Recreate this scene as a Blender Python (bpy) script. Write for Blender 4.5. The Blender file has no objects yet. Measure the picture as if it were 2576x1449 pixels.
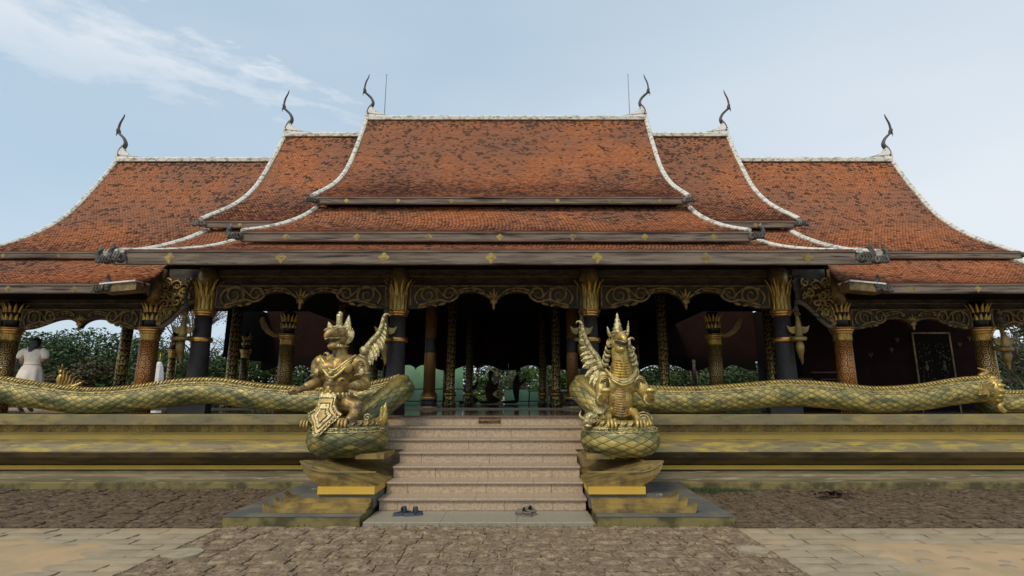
import bpy, math, random
from math import sin, cos, pi, radians, sqrt, atan2
from mathutils import Vector, Matrix, noise, Euler
random.seed(7)
S = bpy.context.scene
C = S.collection
# ------------------------------------------------------------------ camera
cd = bpy.data.cameras.new('camera'); cam = bpy.data.objects.new('camera', cd); C.objects.link(cam)
cam.location = (0.55, 0, 1.6); cam.rotation_euler = (radians(90 + 11.186), 0, 0)
cd.sensor_width = 36; cd.lens = 18.657; cd.shift_x = -28 / 2576; cd.clip_end = 2000
S.camera = cam
# ------------------------------------------------------------------ sky
w = bpy.data.worlds.new('World'); S.world = w; w.use_nodes = True
nt = w.node_tree; N = nt.nodes; L = nt.links; N.clear()
SUN_EL, SUN_AZ = radians(48), radians(208)      # azimuth clockwise from +Y: behind the camera, a little left
def nd(t, **k):
    n = N.new(t)
    for a, b in k.items(): setattr(n, a, b)
    return n
out = nd('ShaderNodeOutputWorld'); bg = nd('ShaderNodeBackground')
sky = nd('ShaderNodeTexSky'); sky.sky_type = 'NISHITA'; sky.sun_disc = False
sky.sun_elevation = SUN_EL; sky.sun_rotation = SUN_AZ; sky.altitude = 100; sky.air_density = 1.0; sky.dust_density = 2.2; sky.ozone_density = 1.6
tc = nd('ShaderNodeTexCoord')
def math_(op, a, b=None, c=None, clamp=False):
    n = nd('ShaderNodeMath', operation=op); n.use_clamp = clamp
    for i, x in enumerate((a, b, c)):
        if x is None: continue
        if isinstance(x, (int, float)): n.inputs[i].default_value = x
        else: L.new(x, n.inputs[i])
    return n.outputs[0]
def dotv(v):
    n = nd('ShaderNodeVectorMath', operation='DOT_PRODUCT'); L.new(tc.outputs['Generated'], n.inputs[0]); n.inputs[1].default_value = v
    return n.outputs['Value']
def dirpx(u, v):
    a = (u - 1316) / 1335; b = (724 - v) / 1335; p = radians(11.186)
    return Vector((a, cos(p) - b * sin(p), sin(p) + b * cos(p))).normalized()
A_, B_ = dirpx(120, 60), dirpx(860, 285)        # the cirrus streak runs along the great circle through these two directions
nrm = A_.cross(B_).normalized()
al = (B_ - A_).normalized()
no1 = nd('ShaderNodeTexNoise'); no1.inputs['Scale'].default_value = 7; no1.inputs['Detail'].default_value = 9; no1.inputs['Roughness'].default_value = .62
mp = nd('ShaderNodeMapping'); L.new(tc.outputs['Generated'], mp.inputs[0]); mp.inputs['Rotation'].default_value = (0, radians(24), 0); mp.inputs['Scale'].default_value = (1, 2, 4.5)
L.new(mp.outputs[0], no1.inputs['Vector'])
n1 = no1.outputs[0]
across = math_('ADD', dotv(nrm), math_('MULTIPLY', math_('SUBTRACT', n1, .5), .22))
along = dotv(al)                                # narrows towards the lower right end
k0 = al.dot(A_); k1 = al.dot(B_)
tt = math_('DIVIDE', math_('SUBTRACT', along, k0), k1 - k0)
width = math_('MAXIMUM', math_('SUBTRACT', .078, math_('MULTIPLY', tt, .07)), .02)
band = math_('SUBTRACT', 1, math_('DIVIDE', math_('ABSOLUTE', across), width), clamp=True)
fade = math_('SUBTRACT', 1.35, math_('MULTIPLY', tt, 1.0), clamp=True)
streak = math_('MULTIPLY', math_('MULTIPLY', math_('POWER', band, .8), fade), math_('ADD', math_('MULTIPLY', n1, 1.3), -.1), clamp=True)
no2 = nd('ShaderNodeTexNoise'); no2.inputs['Scale'].default_value = .9; no2.inputs['Detail'].default_value = 3; no2.inputs['Roughness'].default_value = .45
L.new(mp.outputs[0], no2.inputs['Vector'])
veil = math_('ADD', math_('MULTIPLY', math_('SUBTRACT', no2.outputs[0], .38, clamp=True), .8), math_('MULTIPLY', math_('ADD', dotv(Vector((.8, .3, -.5)).normalized()), .15, clamp=True), .75), clamp=True)
cl = math_('ADD', math_('MULTIPLY', streak, .95), veil, clamp=True)
mixn = nd('ShaderNodeMix', data_type='RGBA'); mixn.inputs[7].default_value = (5.0, 5.15, 5.35, 1)
L.new(cl, mixn.inputs[0]); 
base = nd('ShaderNodeMix', data_type='RGBA'); base.inputs[0].default_value = .72; base.inputs[7].default_value = (3.05, 3.95, 4.6, 1)
L.new(sky.outputs[0], base.inputs[6]); L.new(base.outputs[2], mixn.inputs[6])
L.new(mixn.outputs[2], bg.inputs[0]); bg.inputs[1].default_value = 0.135
L.new(bg.outputs[0], out.inputs[0])
sd = bpy.data.lights.new('sun', 'SUN'); sd.energy = 1.5; sd.angle = radians(14); sd.color = (1, .86, .66)
so = bpy.data.objects.new('sun', sd); C.objects.link(so)
so.rotation_euler = Vector((-sin(SUN_AZ) * cos(SUN_EL), -cos(SUN_AZ) * cos(SUN_EL), -sin(SUN_EL))).to_track_quat('-Z', 'Y').to_euler()
S.view_settings.view_transform = 'Standard'; S.view_settings.look = 'None'; S.view_settings.exposure = 0.38; S.view_settings.gamma = 1
S.view_settings.use_curve_mapping = False
# ------------------------------------------------------------------ helpers
class MB:
    def __init__(s): s.v = []; s.f = []; s.c = None; s.mi = None
    def add(s, vs, fs):
        o = len(s.v); s.v.extend([tuple(p) for p in vs]); s.f.extend([tuple(i + o for i in f) for f in fs]); return s
    def box(s, x0, x1, y0, y1, z0, z1):
        return s.add([(x0,y0,z0),(x1,y0,z0),(x1,y1,z0),(x0,y1,z0),(x0,y0,z1),(x1,y0,z1),(x1,y1,z1),(x0,y1,z1)],
                     [(0,3,2,1),(4,5,6,7),(0,1,5,4),(1,2,6,5),(2,3,7,6),(3,0,4,7)])
    def bbox(s, x0, x1, y0, y1, z0, z1, b=.008):   # box with chamfered long edges
        pts = [(y0,z0),(y1,z0),(y1,z1-b),(y1-b,z1),(y0+b,z1),(y0,z1-b)]
        n = len(pts)
        return s.add([(x0,y,z) for y,z in pts] + [(x1,y,z) for y,z in pts], [tuple(range(n))[::-1], tuple(range(n,2*n))] + [(i,(i+1)%n,(i+1)%n+n,i+n) for i in range(n)])
    def extr_x(s, prof, x0, x1, nx=1, jit=0):       # profile (y,z) closed, swept along X
        n = len(prof); vs = []; fs = []
        for k in range(nx + 1):
            x = x0 + (x1 - x0) * k / nx
            for y, z in prof:
                j = noise.noise(Vector((x * 1.7, y * 9, z * 9))) * jit
                vs.append((x, y + j, z + j * .6))
        for k in range(nx):
            for i in range(n):
                a = k * n + i; b = k * n + (i + 1) % n
                fs.append((a, b, b + n, a + n))
        fs.append(tuple(range(n))[::-1]); fs.append(tuple(range(nx * n, nx * n + n)))
        return s.add(vs, fs)
    def prism(s, poly, o, ax, ay, d):               # poly in plane o+ax*a+ay*b, extruded by vector d
        o = Vector(o); ax = Vector(ax); ay = Vector(ay); d = Vector(d); n = len(poly)
        vs = [o + ax * a + ay * b for a, b in poly]
        return s.add(vs + [p + d for p in vs], [tuple(range(n))[::-1], tuple(range(n, 2*n))] + [(i,(i+1)%n,(i+1)%n+n,i+n) for i in range(n)])
    def lathe(s, prof, n=24, c=(0,0,0), cap=True, sc=(1,1)):
        vs = []; fs = []; m = len(prof)
        for r, z in prof:
            for k in range(n):
                a = 2 * pi * k / n; vs.append((c[0] + r * cos(a) * sc[0], c[1] + r * sin(a) * sc[1], c[2] + z))
        for i in range(m - 1):
            for k in range(n):
                k2 = (k + 1) % n; fs.append((i*n+k, i*n+k2, (i+1)*n+k2, (i+1)*n+k))
        if cap: fs.append(tuple(range(n))[::-1]); fs.append(tuple(range((m-1)*n, m*n)))
        return s.add(vs, fs)
    def tube(s, pts, rad, n=8, flat=None, cap=True, up=(0,0,1)):   # flat=(a,b) scales the section
        pts = [Vector(p) for p in pts]; m = len(pts)
        if not hasattr(rad, '__len__'): rad = [rad] * m
        vs = []; fs = []; pn = None
        for i in range(m):
            t = (pts[min(i+1, m-1)] - pts[max(i-1, 0)]).normalized()
            if pn is None:
                u = Vector(up)
                if abs(t.dot(u)) > .95: u = Vector((0, 1, 0)) if abs(t.y) < .9 else Vector((1, 0, 0))
                pn = (u - t * u.dot(t)).normalized()
            else: pn = (pn - t * pn.dot(t)).normalized()
            b = t.cross(pn); fa, fb = flat or (1, 1)
            for k in range(n):
                a = 2 * pi * k / n
                vs.append(pts[i] + (pn * cos(a) * fa + b * sin(a) * fb) * rad[i])
        for i in range(m - 1):
            for k in range(n):
                k2 = (k + 1) % n; fs.append((i*n+k, i*n+k2, (i+1)*n+k2, (i+1)*n+k))
        if cap: fs.append(tuple(range(n))[::-1]); fs.append(tuple(range((m-1)*n, m*n)))
        return s.add(vs, fs)
    def ell(s, c, r, n=14, m=9, rot=None):
        c = Vector(c); R = rot.to_matrix() if rot else None
        if not hasattr(r, '__len__'): r = (r, r, r)
        vs = []; fs = []
        for i in range(1, m):
            th = pi * i / m
            for k in range(n):
                a = 2 * pi * k / n; p = Vector((r[0]*sin(th)*cos(a), r[1]*sin(th)*sin(a), r[2]*cos(th)))
                vs.append(c + (R @ p if R else p))
        o = len(vs)
        for z in (r[2], -r[2]):
            p = Vector((0, 0, z)); vs.append(c + (R @ p if R else p))
        for i in range(m - 2):
            for k in range(n):
                k2 = (k + 1) % n; fs.append((i*n+k, (i+1)*n+k, (i+1)*n+k2, i*n+k2))
        for k in range(n):
            k2 = (k + 1) % n; fs.append((o, k, k2)); fs.append((o+1, (m-2)*n+k2, (m-2)*n+k))
        return s.add(vs, fs)
    def build(s, name, mat, parent=None, loc=None, smooth=False, world=True, kind=None, cols=None):
        me = bpy.data.meshes.new(name)
        off = Vector((0, 0, 0))
        if world:
            q = parent
            while q is not None: off += q.location; q = q.parent
            if loc is not None: off += Vector(loc)
        vv = [(x-off.x, y-off.y, z-off.z) for x, y, z in s.v] if off.length > 0 else s.v
        me.from_pydata(vv, [], s.f)
        if cols is not None:
            at = me.color_attributes.new('Col', 'FLOAT_COLOR', 'POINT')
            flat = [x for c in cols for x in (c[0], c[1], c[2], 1.0)]
            at.data.foreach_set('color', flat)
        if isinstance(mat, (list, tuple)):
            for m_ in mat: me.materials.append(m_)
            if s.mi: me.polygons.foreach_set('material_index', s.mi)
        else: me.materials.append(mat)
        if smooth: me.polygons.foreach_set('use_smooth', [True] * len(me.polygons))
        me.update()
        o = bpy.data.objects.new(name, me); C.objects.link(o)
        if parent: o.parent = parent
        if loc is not None: o.location = loc
        if kind: o['kind'] = kind
        if smooth == 'auto':
            try: me.set_sharp_from_angle(angle=radians(38))
            except Exception: pass
        return o
def thing(name, label, cat, loc=(0,0,0), group=None, rz=0):
    o = bpy.data.objects.new(name, None); C.objects.link(o); o.location = loc; o.rotation_euler = (0,0,rz); o.empty_display_size = .2
    o['label'] = label; o['category'] = cat
    if group: o['group'] = group
    return o
def tag(o, label, cat, group=None):
    o['label'] = label; o['category'] = cat
    if group: o['group'] = group
    return o
def struct(name, loc=(0,0,0), label=None):
    o = bpy.data.objects.new(name, None); C.objects.link(o); o.location = loc; o['kind'] = 'structure'
    if label: o['label'] = label
    return o
def inst(src, name, parent, loc=(0,0,0), rot=(0,0,0), sc=(1,1,1), mat=None):
    o = bpy.data.objects.new(name, src.data if isinstance(src, bpy.types.Object) else src); C.objects.link(o)
    o.parent = parent; o.location = loc; o.rotation_euler = rot; o.scale = sc
    return o
def copy_tree(o, parent=None, **kw):
    c = o.copy(); C.objects.link(c)
    c.parent = parent
    for ch in list(o.children): copy_tree(ch, c)
    for k, v in kw.items(): c[k] = v
    return c
def spline(pts, n):
    P = [Vector(p) for p in pts]; P = [P[0]*2-P[1]] + P + [P[-1]*2-P[-2]]; r = []
    seg = len(P) - 3
    for i in range(n + 1):
        t = seg * i / n; k = min(int(t), seg - 1); t -= k
        a, b, c, d = P[k:k+4]
        r.append(.5 * ((2*b) + (c-a)*t + (2*a-5*b+4*c-d)*t*t + (3*b-a-3*c+d)*t*t*t))
    return r
def fbm(p, o=4):
    return noise.fractal(Vector(p), .8, 2.1, o)
# ------------------------------------------------------------------ materials
def mat(name, col=(.5,.5,.5), rough=.6, metal=0, col2=None, scale=4, detail=6, lo=.4, hi=.6, bump=.2, bscale=40, stretch=(1,1,1), attr=False, col3=None, s3=1.2, lo3=.55, hi3=.7, spec=.5, rough2=None, bdist=.01, metal3=None, vor=0, vscale=45):
    m = bpy.data.materials.new(name); m.use_nodes = True; t = m.node_tree; n = t.nodes; l = t.links
    b = n['Principled BSDF']; b.inputs['Roughness'].default_value = rough; b.inputs['Metallic'].default_value = metal
    b.inputs['Specular IOR Level'].default_value = spec
    tcn = n.new('ShaderNodeTexCoord'); mpn = n.new('ShaderNodeMapping'); mpn.inputs['Scale'].default_value = stretch
    geo = n.new('ShaderNodeNewGeometry')
    l.new(geo.outputs['Position'], mpn.inputs[0])
    def nz(sc, de=6, ro=.6):
        x = n.new('ShaderNodeTexNoise'); x.inputs['Scale'].default_value = sc; x.inputs['Detail'].default_value = de; x.inputs['Roughness'].default_value = ro
        l.new(mpn.outputs[0], x.inputs['Vector']); return x.outputs[0]
    def ramp(fac, a, c):
        x = n.new('ShaderNodeMapRange'); x.inputs['From Min'].default_value = a; x.inputs['From Max'].default_value = c; l.new(fac, x.inputs[0]); return x.outputs[0]
    def mix(fac, a, c):
        x = n.new('ShaderNodeMix'); x.data_type = 'RGBA'
        if isinstance(fac, (float, int)): x.inputs[0].default_value = fac
        else: l.new(fac, x.inputs[0])
        for i, y in ((6, a), (7, c)):
            if isinstance(y, tuple): x.inputs[i].default_value = (*y, 1)
            else: l.new(y, x.inputs[i])
        return x.outputs[2]
    if attr:
        at = n.new('ShaderNodeAttribute'); at.attribute_name = 'Col'; cur = at.outputs['Color']
    else: cur = mix(0., col, col)
    if col2 is not None: cur = mix(ramp(nz(scale, detail), lo, hi), cur, col2)
    if col3 is not None:
        r3 = ramp(nz(s3, 7), lo3, hi3); cur = mix(r3, cur, col3)
        if metal3 is not None:
            mm = n.new('ShaderNodeMix'); l.new(r3, mm.inputs[0]); mm.inputs[2].default_value = metal; mm.inputs[3].default_value = metal3; l.new(mm.outputs[0], b.inputs['Metallic'])
    l.new(cur, b.inputs['Base Color'])
    if rough2 is not None:
        mr = n.new('ShaderNodeMapRange'); l.new(nz(scale * 2), mr.inputs[0]); mr.inputs['From Min'].default_value = .35; mr.inputs['From Max'].default_value = .65
        mr.inputs['To Min'].default_value = rough; mr.inputs['To Max'].default_value = rough2; l.new(mr.outputs[0], b.inputs['Roughness'])
    if bump:
        bp = n.new('ShaderNodeBump'); bp.inputs['Strength'].default_value = bump; bp.inputs['Distance'].default_value = bdist
        l.new(nz(bscale, 5), bp.inputs['Height']); l.new(bp.outputs[0], b.inputs['Normal'])
    if vor:
        vn = n.new('ShaderNodeTexVoronoi'); vn.inputs['Scale'].default_value = vscale; l.new(mpn.outputs[0], vn.inputs['Vector'])
        b2 = n.new('ShaderNodeBump'); b2.inputs['Strength'].default_value = vor; b2.inputs['Distance'].default_value = .012; l.new(vn.outputs['Distance'], b2.inputs['Height'])
        if b.inputs['Normal'].links: l.new(b.inputs['Normal'].links[0].from_socket, b2.inputs['Normal'])
        l.new(b2.outputs[0], b.inputs['Normal'])
    return m
M = {}
M['tile'] = mat('clay tile', attr=True, rough=.85, col2=(.09,.035,.02), scale=9, lo=.6, hi=.78, bump=.3, bscale=60, spec=.2)
M['tile_base'] = mat('tile bedding', (.12,.04,.022), .9, bump=0)
M['plaster'] = mat('weathered white plaster', (.66,.65,.58), .85, col2=(.28,.28,.23), scale=7, lo=.50, hi=.62, col3=(.08,.085,.06), s3=13, lo3=.58, hi3=.66, bump=.4, bscale=30, stretch=(1,1.6,1.6))
M['plaster_clean'] = mat('white plaster', (.75,.74,.7), .8, col2=(.45,.45,.42), scale=6, lo=.5, hi=.75)
M['wood'] = mat('weathered grey timber', (.20,.16,.125), .85, col2=(.095,.07,.052), scale=3, lo=.42, hi=.62, col3=(.018,.014,.012), s3=1.3, lo3=.56, hi3=.64, bump=.5, bscale=30, stretch=(.5,3,7))
M['wood_dark'] = mat('blackened timber', (.035,.03,.026), .8, col2=(.09,.075,.055), scale=4, bump=.5, stretch=(1,2,4))
M['finial'] = mat('grey bronze finial', (.11,.095,.09), .6, .2, col2=(.06,.05,.05), scale=8)
M['carved'] = mat('grey carved finial', (.06,.058,.052), .75, 0, col2=(.2,.2,.18), scale=9, lo=.5, hi=.65, bump=.8, bscale=25, bdist=.03)
M['gold'] = mat('gold paint', (.56,.38,.09), .38, .7, col2=(.26,.17,.05), scale=14, lo=.42, hi=.62, bump=.3, stretch=(2.2,2.2,.5))
M['gold_bright'] = mat('bright gold ring', (.70,.40,.12), .3, .85, col2=(.5,.26,.08), scale=10, bump=.05)
M['gold_old'] = mat('tarnished gold', (.38,.27,.085), .48, .5, col2=(.15,.11,.05), scale=5, lo=.4, hi=.65, bump=.4)
M['gold_statue'] = mat('aged gold statue paint', (.46,.31,.10), .38, .55, col2=(.19,.135,.065), scale=9, lo=.42, hi=.64, col3=(.05,.048,.045), s3=5.2, lo3=.55, hi3=.63, bump=.6, bscale=45, rough2=.6, metal3=.1)
M['gold_statue2'] = mat('polished gold statue paint', (.56,.42,.13), .33, .65, col2=(.26,.20,.08), scale=11, lo=.46, hi=.66, col3=(.075,.075,.055), s3=19, lo3=.58, hi3=.7, bump=.6, bscale=38, rough2=.58, metal3=.15)
M['silver_gold'] = mat('pale gilt', (.56,.48,.24), .38, .5, col2=(.24,.2,.09), scale=14, lo=.42, hi=.62, col3=(.09,.085,.06), s3=24, lo3=.56, hi3=.68, bump=.4, vor=.5, vscale=55)
M['dark_wash'] = mat('dark wash paint', (.03,.026,.018), .7, bump=0)
M['carve'] = mat('dull gilt carving', (.30,.21,.085), .55, .35, col2=(.10,.07,.035), scale=8, lo=.4, hi=.65, bump=.4)
M['panel'] = mat('dark brown panel', (.04,.03,.018), .6, .1, col2=(.10,.072,.03), scale=3, lo=.5, hi=.75, bump=.3)
M['black'] = mat('black lacquer', (.012,.011,.012), .42, col2=(.022,.02,.022), scale=5, bump=.05)
M['gold_old_dim'] = mat('dark gilt rim', (.12,.09,.04), .55, .3, col2=(.05,.04,.02), scale=6, bump=.3)
M['panel_gold'] = mat('panel carving gold', (.44,.33,.13), .45, .5, col2=(.26,.19,.08), scale=9, bump=.3, vor=.7, vscale=40)
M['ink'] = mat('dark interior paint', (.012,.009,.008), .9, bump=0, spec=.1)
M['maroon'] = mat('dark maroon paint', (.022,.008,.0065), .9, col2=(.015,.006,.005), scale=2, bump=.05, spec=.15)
M['shaft'] = mat('charcoal column', (.032,.028,.028), .6, col2=(.045,.04,.038), scale=6, bump=.1, spec=.3)
M['podium_top'] = mat('olive gold stone', (.19,.165,.09), .7, .1, col2=(.36,.28,.08), scale=2.2, lo=.46, hi=.72, col3=(.10,.09,.06), s3=4.6, lo3=.52, hi3=.72, bump=.35, bscale=22, stretch=(.5,1.5,1.5))
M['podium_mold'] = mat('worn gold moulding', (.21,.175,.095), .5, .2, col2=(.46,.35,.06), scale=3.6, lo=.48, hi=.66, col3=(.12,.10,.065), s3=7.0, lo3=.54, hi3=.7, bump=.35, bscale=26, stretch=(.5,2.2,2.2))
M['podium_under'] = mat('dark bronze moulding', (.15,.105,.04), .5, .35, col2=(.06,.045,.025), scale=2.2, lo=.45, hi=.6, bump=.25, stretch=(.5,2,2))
M['podium_band'] = mat('yellow gold band', (.70,.46,.075), .5, .25, col2=(.58,.38,.06), scale=1.5, bump=.15, stretch=(.5,2,2))
M['podium_band2'] = mat('olive gold band', (.46,.335,.085), .5, .25, col2=(.36,.27,.075), scale=1.8, bump=.2, stretch=(.5,2,2))
M['podium_base'] = mat('mossy grey plinth', (.22,.18,.105), .8, 0, col2=(.11,.09,.045), scale=2.5, lo=.4, hi=.6, col3=(.27,.24,.17), s3=6, lo3=.58, hi3=.63, bump=.5, bscale=26, stretch=(.35,4,4))
M['plinth_face'] = mat('mossy gold plinth face', (.20,.165,.06), .8, .1, col2=(.07,.062,.025), scale=3.5, lo=.42, hi=.6, col3=(.3,.27,.2), s3=9, lo3=.66, hi3=.7, bump=.5, bscale=26)
M['slab_dark'] = mat('dark grey slab', (.09,.092,.088), .6, 0, col2=(.15,.14,.11), scale=2.5, lo=.45, hi=.65, col3=(.45,.45,.42), s3=4, lo3=.7, hi3=.73, bump=.2, bscale=30)
M['granite'] = mat('pink granite', (.48,.365,.255), .42, 0, col2=(.31,.23,.16), scale=34, detail=3, lo=.42, hi=.6, col3=(.47,.36,.23), s3=55, lo3=.5, hi3=.62, bump=.12, bscale=60, stretch=(1,1,.8))
M['granite_tread'] = mat('granite tread', (.40,.31,.215), .32, 0, col2=(.32,.245,.17), scale=30, lo=.4, hi=.6, bump=.05)
M['granite_slab'] = mat('grey granite slab', (.31,.27,.20), .45, 0, col2=(.24,.215,.16), scale=26, lo=.4, hi=.6, col3=(.3,.27,.2), s3=1.5, bump=.08)
M['floor'] = mat('polished granite floor', (.16,.115,.09), .07, 0, col2=(.12,.085,.07), scale=30, bump=0, spec=.8)
M['laterite'] = mat('laterite stone', (.205,.148,.095), .9, 0, col2=(.37,.285,.18), scale=7, lo=.46, hi=.66, col3=(.085,.062,.046), s3=22, lo3=.52, hi3=.66, bump=.9, bscale=34, bdist=.03, spec=.2)
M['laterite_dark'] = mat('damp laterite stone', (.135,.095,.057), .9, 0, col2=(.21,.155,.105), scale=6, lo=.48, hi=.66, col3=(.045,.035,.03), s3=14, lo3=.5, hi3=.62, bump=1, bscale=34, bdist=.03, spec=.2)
M['paver'] = mat('grey sandstone paver', (.33,.275,.19), .9, 0, col2=(.27,.22,.145), scale=2.5, lo=.4, hi=.65, col3=(.36,.27,.16), s3=1.2, lo3=.5, hi3=.7, bump=.4, bscale=40, spec=.2)
M['sand'] = mat('orange sand', (.45,.32,.185), .95, 0, col2=(.36,.27,.165), scale=2.2, lo=.4, hi=.65, bump=.3, bscale=50, spec=.1)
M['dirt'] = mat('dirt in the joints', (.38,.275,.165), .95, 0, col2=(.17,.125,.08), scale=3, lo=.4, hi=.62, bump=.5, bscale=30, spec=.1)
M['grass'] = mat('grass', (.05,.085,.02), .8, col2=(.03,.05,.015), scale=30)
M['cobble'] = mat('grey cobble', (.25,.2,.14), .9, col2=(.33,.25,.16), scale=7, bump=.5)
M['leaf'] = mat('dark green leaves', (.022,.05,.012), .5, col2=(.05,.085,.02), scale=1.3, lo=.4, hi=.62, bump=0, spec=.3)
M['leaf_red'] = mat('reddish leaves', (.05,.05,.018), .55, col2=(.085,.045,.02), scale=1.5, lo=.45, hi=.6, bump=0, spec=.3)
M['leaf_bright'] = mat('fresh green leaves', (.07,.13,.025), .5, col2=(.035,.075,.015), scale=2, bump=0, spec=.3)
M['bark'] = mat('bark', (.075,.06,.045), .9, col2=(.13,.11,.08), scale=6, bump=.6, stretch=(3,3,1))
M['bark_pale'] = mat('pale branches', (.22,.19,.14), .9, col2=(.12,.1,.07), scale=6, bump=.4)
M['flower'] = mat('white blossom', (.7,.7,.65), .7, bump=0)
M['purple'] = mat('purple blossom', (.16,.11,.15), .7, bump=0)
M['white'] = mat('white painted metal', (.8,.8,.78), .5, bump=0)
M['net'] = mat('green netting', (.20,.42,.26), .8, col2=(.26,.5,.33), scale=2, bump=.2)
M['steel'] = mat('dull steel', (.2,.2,.19), .4, .6, bump=0)
M['dress'] = mat('white cotton dress', (.86,.78,.68), .8, col2=(.74,.67,.58), scale=9, bump=.2)
M['skin'] = mat('skin', (.42,.24,.16), .55, bump=0)
M['hair'] = mat('black hair', (.012,.009,.01), .45, bump=.3, bscale=80)
M['cloth_maroon'] = mat('maroon cloth', (.075,.015,.018), .85, bump=.2)
M['cloth_black'] = mat('black cloth', (.014,.014,.017), .85, bump=.2)
M['cloth_grey'] = mat('charcoal cloth', (.04,.038,.045), .85, bump=.2)
M['bag'] = mat('pale pink bag', (.6,.5,.43), .6, bump=.1)
M['navy'] = mat('navy rubber', (.018,.022,.04), .6, bump=.2)
M['navy_sole'] = mat('blue grey sole', (.06,.075,.10), .6, bump=.1)
M['taupe'] = mat('taupe rubber', (.15,.125,.095), .65, bump=.15)
M['sign_black'] = mat('black enamel', (.015,.012,.01), .4, bump=0)
M['pale_wood'] = mat('pale wood', (.70,.55,.45), .6, col2=(.35,.25,.17), scale=8, stretch=(1,1,5))
# snake: painted green scales with gold brushed on, colours come from the attribute
M['naga'] = mat('green and gold scales', attr=True, rough=.45, metal=.2, col2=(.34,.29,.10), scale=2.6, detail=8, lo=.54, hi=.74, bump=.35, bscale=50)
def lai_thai(name, gold, dark, sc, f=26., th=.1, ms=1, asp=1.0):   # gold scroll pattern on a dark shaft: rings round scattered centres
    m = bpy.data.materials.new(name); m.use_nodes = True; t = m.node_tree; n = t.nodes; l = t.links; b = n['Principled BSDF']
    tcn = n.new('ShaderNodeTexCoord'); sp = n.new('ShaderNodeSeparateXYZ'); l.new(tcn.outputs['Object'], sp.inputs[0])
    def mt(op, a, c=None):
        x = n.new('ShaderNodeMath'); x.operation = op
        for i, y in enumerate((a, c)):
            if y is None: continue
            if isinstance(y, (int, float)): x.inputs[i].default_value = y
            else: l.new(y, x.inputs[i])
        return x.outputs[0]
    ang = mt('ARCTAN2', sp.outputs[1], sp.outputs[0])
    cb = n.new('ShaderNodeCombineXYZ'); l.new(mt('MULTIPLY', ang, .16 * sc), cb.inputs[0]); l.new(mt('MULTIPLY', sp.outputs[2], sc * asp), cb.inputs[1])
    v = n.new('ShaderNodeTexVoronoi'); v.inputs['Scale'].default_value = 1; v.voronoi_dimensions = '2D'; v.inputs['Randomness'].default_value = .55
    l.new(cb.outputs[0], v.inputs['Vector'])
    v2 = n.new('ShaderNodeTexVoronoi'); v2.voronoi_dimensions = '2D'; v2.feature = 'DISTANCE_TO_EDGE'; v2.inputs['Scale'].default_value = 1; v2.inputs['Randomness'].default_value = .55
    l.new(cb.outputs[0], v2.inputs['Vector'])
    df = n.new('ShaderNodeVectorMath'); df.operation = 'SUBTRACT'; l.new(cb.outputs[0], df.inputs[0]); l.new(v.outputs['Position'], df.inputs[1])
    s2 = n.new('ShaderNodeSeparateXYZ'); l.new(df.outputs[0], s2.inputs[0])
    sw = mt('ARCTAN2', s2.outputs[1], s2.outputs[0])
    spiral = mt('SINE', mt('ADD', mt('MULTIPLY', v.outputs['Distance'], f), sw))
    a = mt('GREATER_THAN', spiral, th)
    e = mt('GREATER_THAN', v2.outputs['Distance'], .035)
    fac = mt('MULTIPLY', a, e)
    mx = n.new('ShaderNodeMix'); mx.data_type = 'RGBA'; mx.inputs[6].default_value = (*dark, 1); mx.inputs[7].default_value = (*gold, 1); l.new(fac, mx.inputs[0])
    l.new(mx.outputs[2], b.inputs['Base Color']); b.inputs['Roughness'].default_value = .42
    l.new(mt('MULTIPLY', fac, .6), b.inputs['Metallic'])
    bp = n.new('ShaderNodeBump'); bp.inputs['Strength'].default_value = .5; bp.inputs['Distance'].default_value = .01; l.new(fac, bp.inputs['Height']); l.new(bp.outputs[0], b.inputs['Normal'])
    return m
M['scroll_shaft'] = lai_thai('gold scrolls on dark shaft', (.62,.38,.09), (.05,.022,.01), 7.5, 22)
M['scroll_fine'] = lai_thai('copper scrolls on black shaft', (.70,.34,.08), (.03,.012,.006), 11, 17, 0.)
M['scroll_red'] = lai_thai('copper gold scrolls on shaft', (.66,.30,.07), (.16,.05,.016), 7.5, 20, -.1)
M['leaf_shaft'] = lai_thai('gold leaf pattern on shaft', (.64,.43,.12), (.02,.014,.01), 8, 7, -.2)
M['dim_shaft'] = lai_thai('dim gold pattern on shaft', (.34,.21,.07), (.015,.01,.008), 8, 9, 0.)
# ================================================================== GROUND
g = MB().add([(-400,-60,-.03),(400,-60,-.03),(400,700,-.03),(-400,700,-.03)], [(0,1,2,3)]).build('ground', M['dirt'], kind='structure')
def block_mesh(name, m, seed, n=5):
    r = random.Random(seed); mb = MB(); h = .06; vs = []; fs = []
    def top(i, j):
        x = -.5 + i / n; y = -.5 + j / n
        e = (i in (0, n)) + (j in (0, n))
        x += r.uniform(-.02, .02); y += r.uniform(-.02, .02)
        if e: x *= .985; y *= .985
        return (x, y, r.uniform(-.006, .006) - (.014 if e else 0))
    for j in range(n + 1):
        for i in range(n + 1): vs.append(top(i, j))
    for j in range(n):
        for i in range(n): a = j*(n+1)+i; fs.append((a, a+1, a+n+2, a+n+1))
    ring = [(i, 0) for i in range(n)] + [(n, j) for j in range(n)] + [(n-i, n) for i in range(n)] + [(0, n-j) for j in range(n)]
    o = len(vs); ids = [j*(n+1)+i for i, j in ring]
    for a in ids: x, y, z = vs[a]; vs.append((x*1.01, y*1.01, -h))
    k = len(ids)
    for q in range(k): fs.append((ids[q], o+q, o+(q+1)%k, ids[(q+1)%k]))
    me = bpy.data.meshes.new(name); me.from_pydata(vs, [], fs); me.materials.append(m); me.update(); return me
lat = [block_mesh('laterite', M['laterite'], i) for i in range(8)]
latd = [block_mesh('laterite', M['laterite_dark'], i + 20) for i in range(8)]
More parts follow.
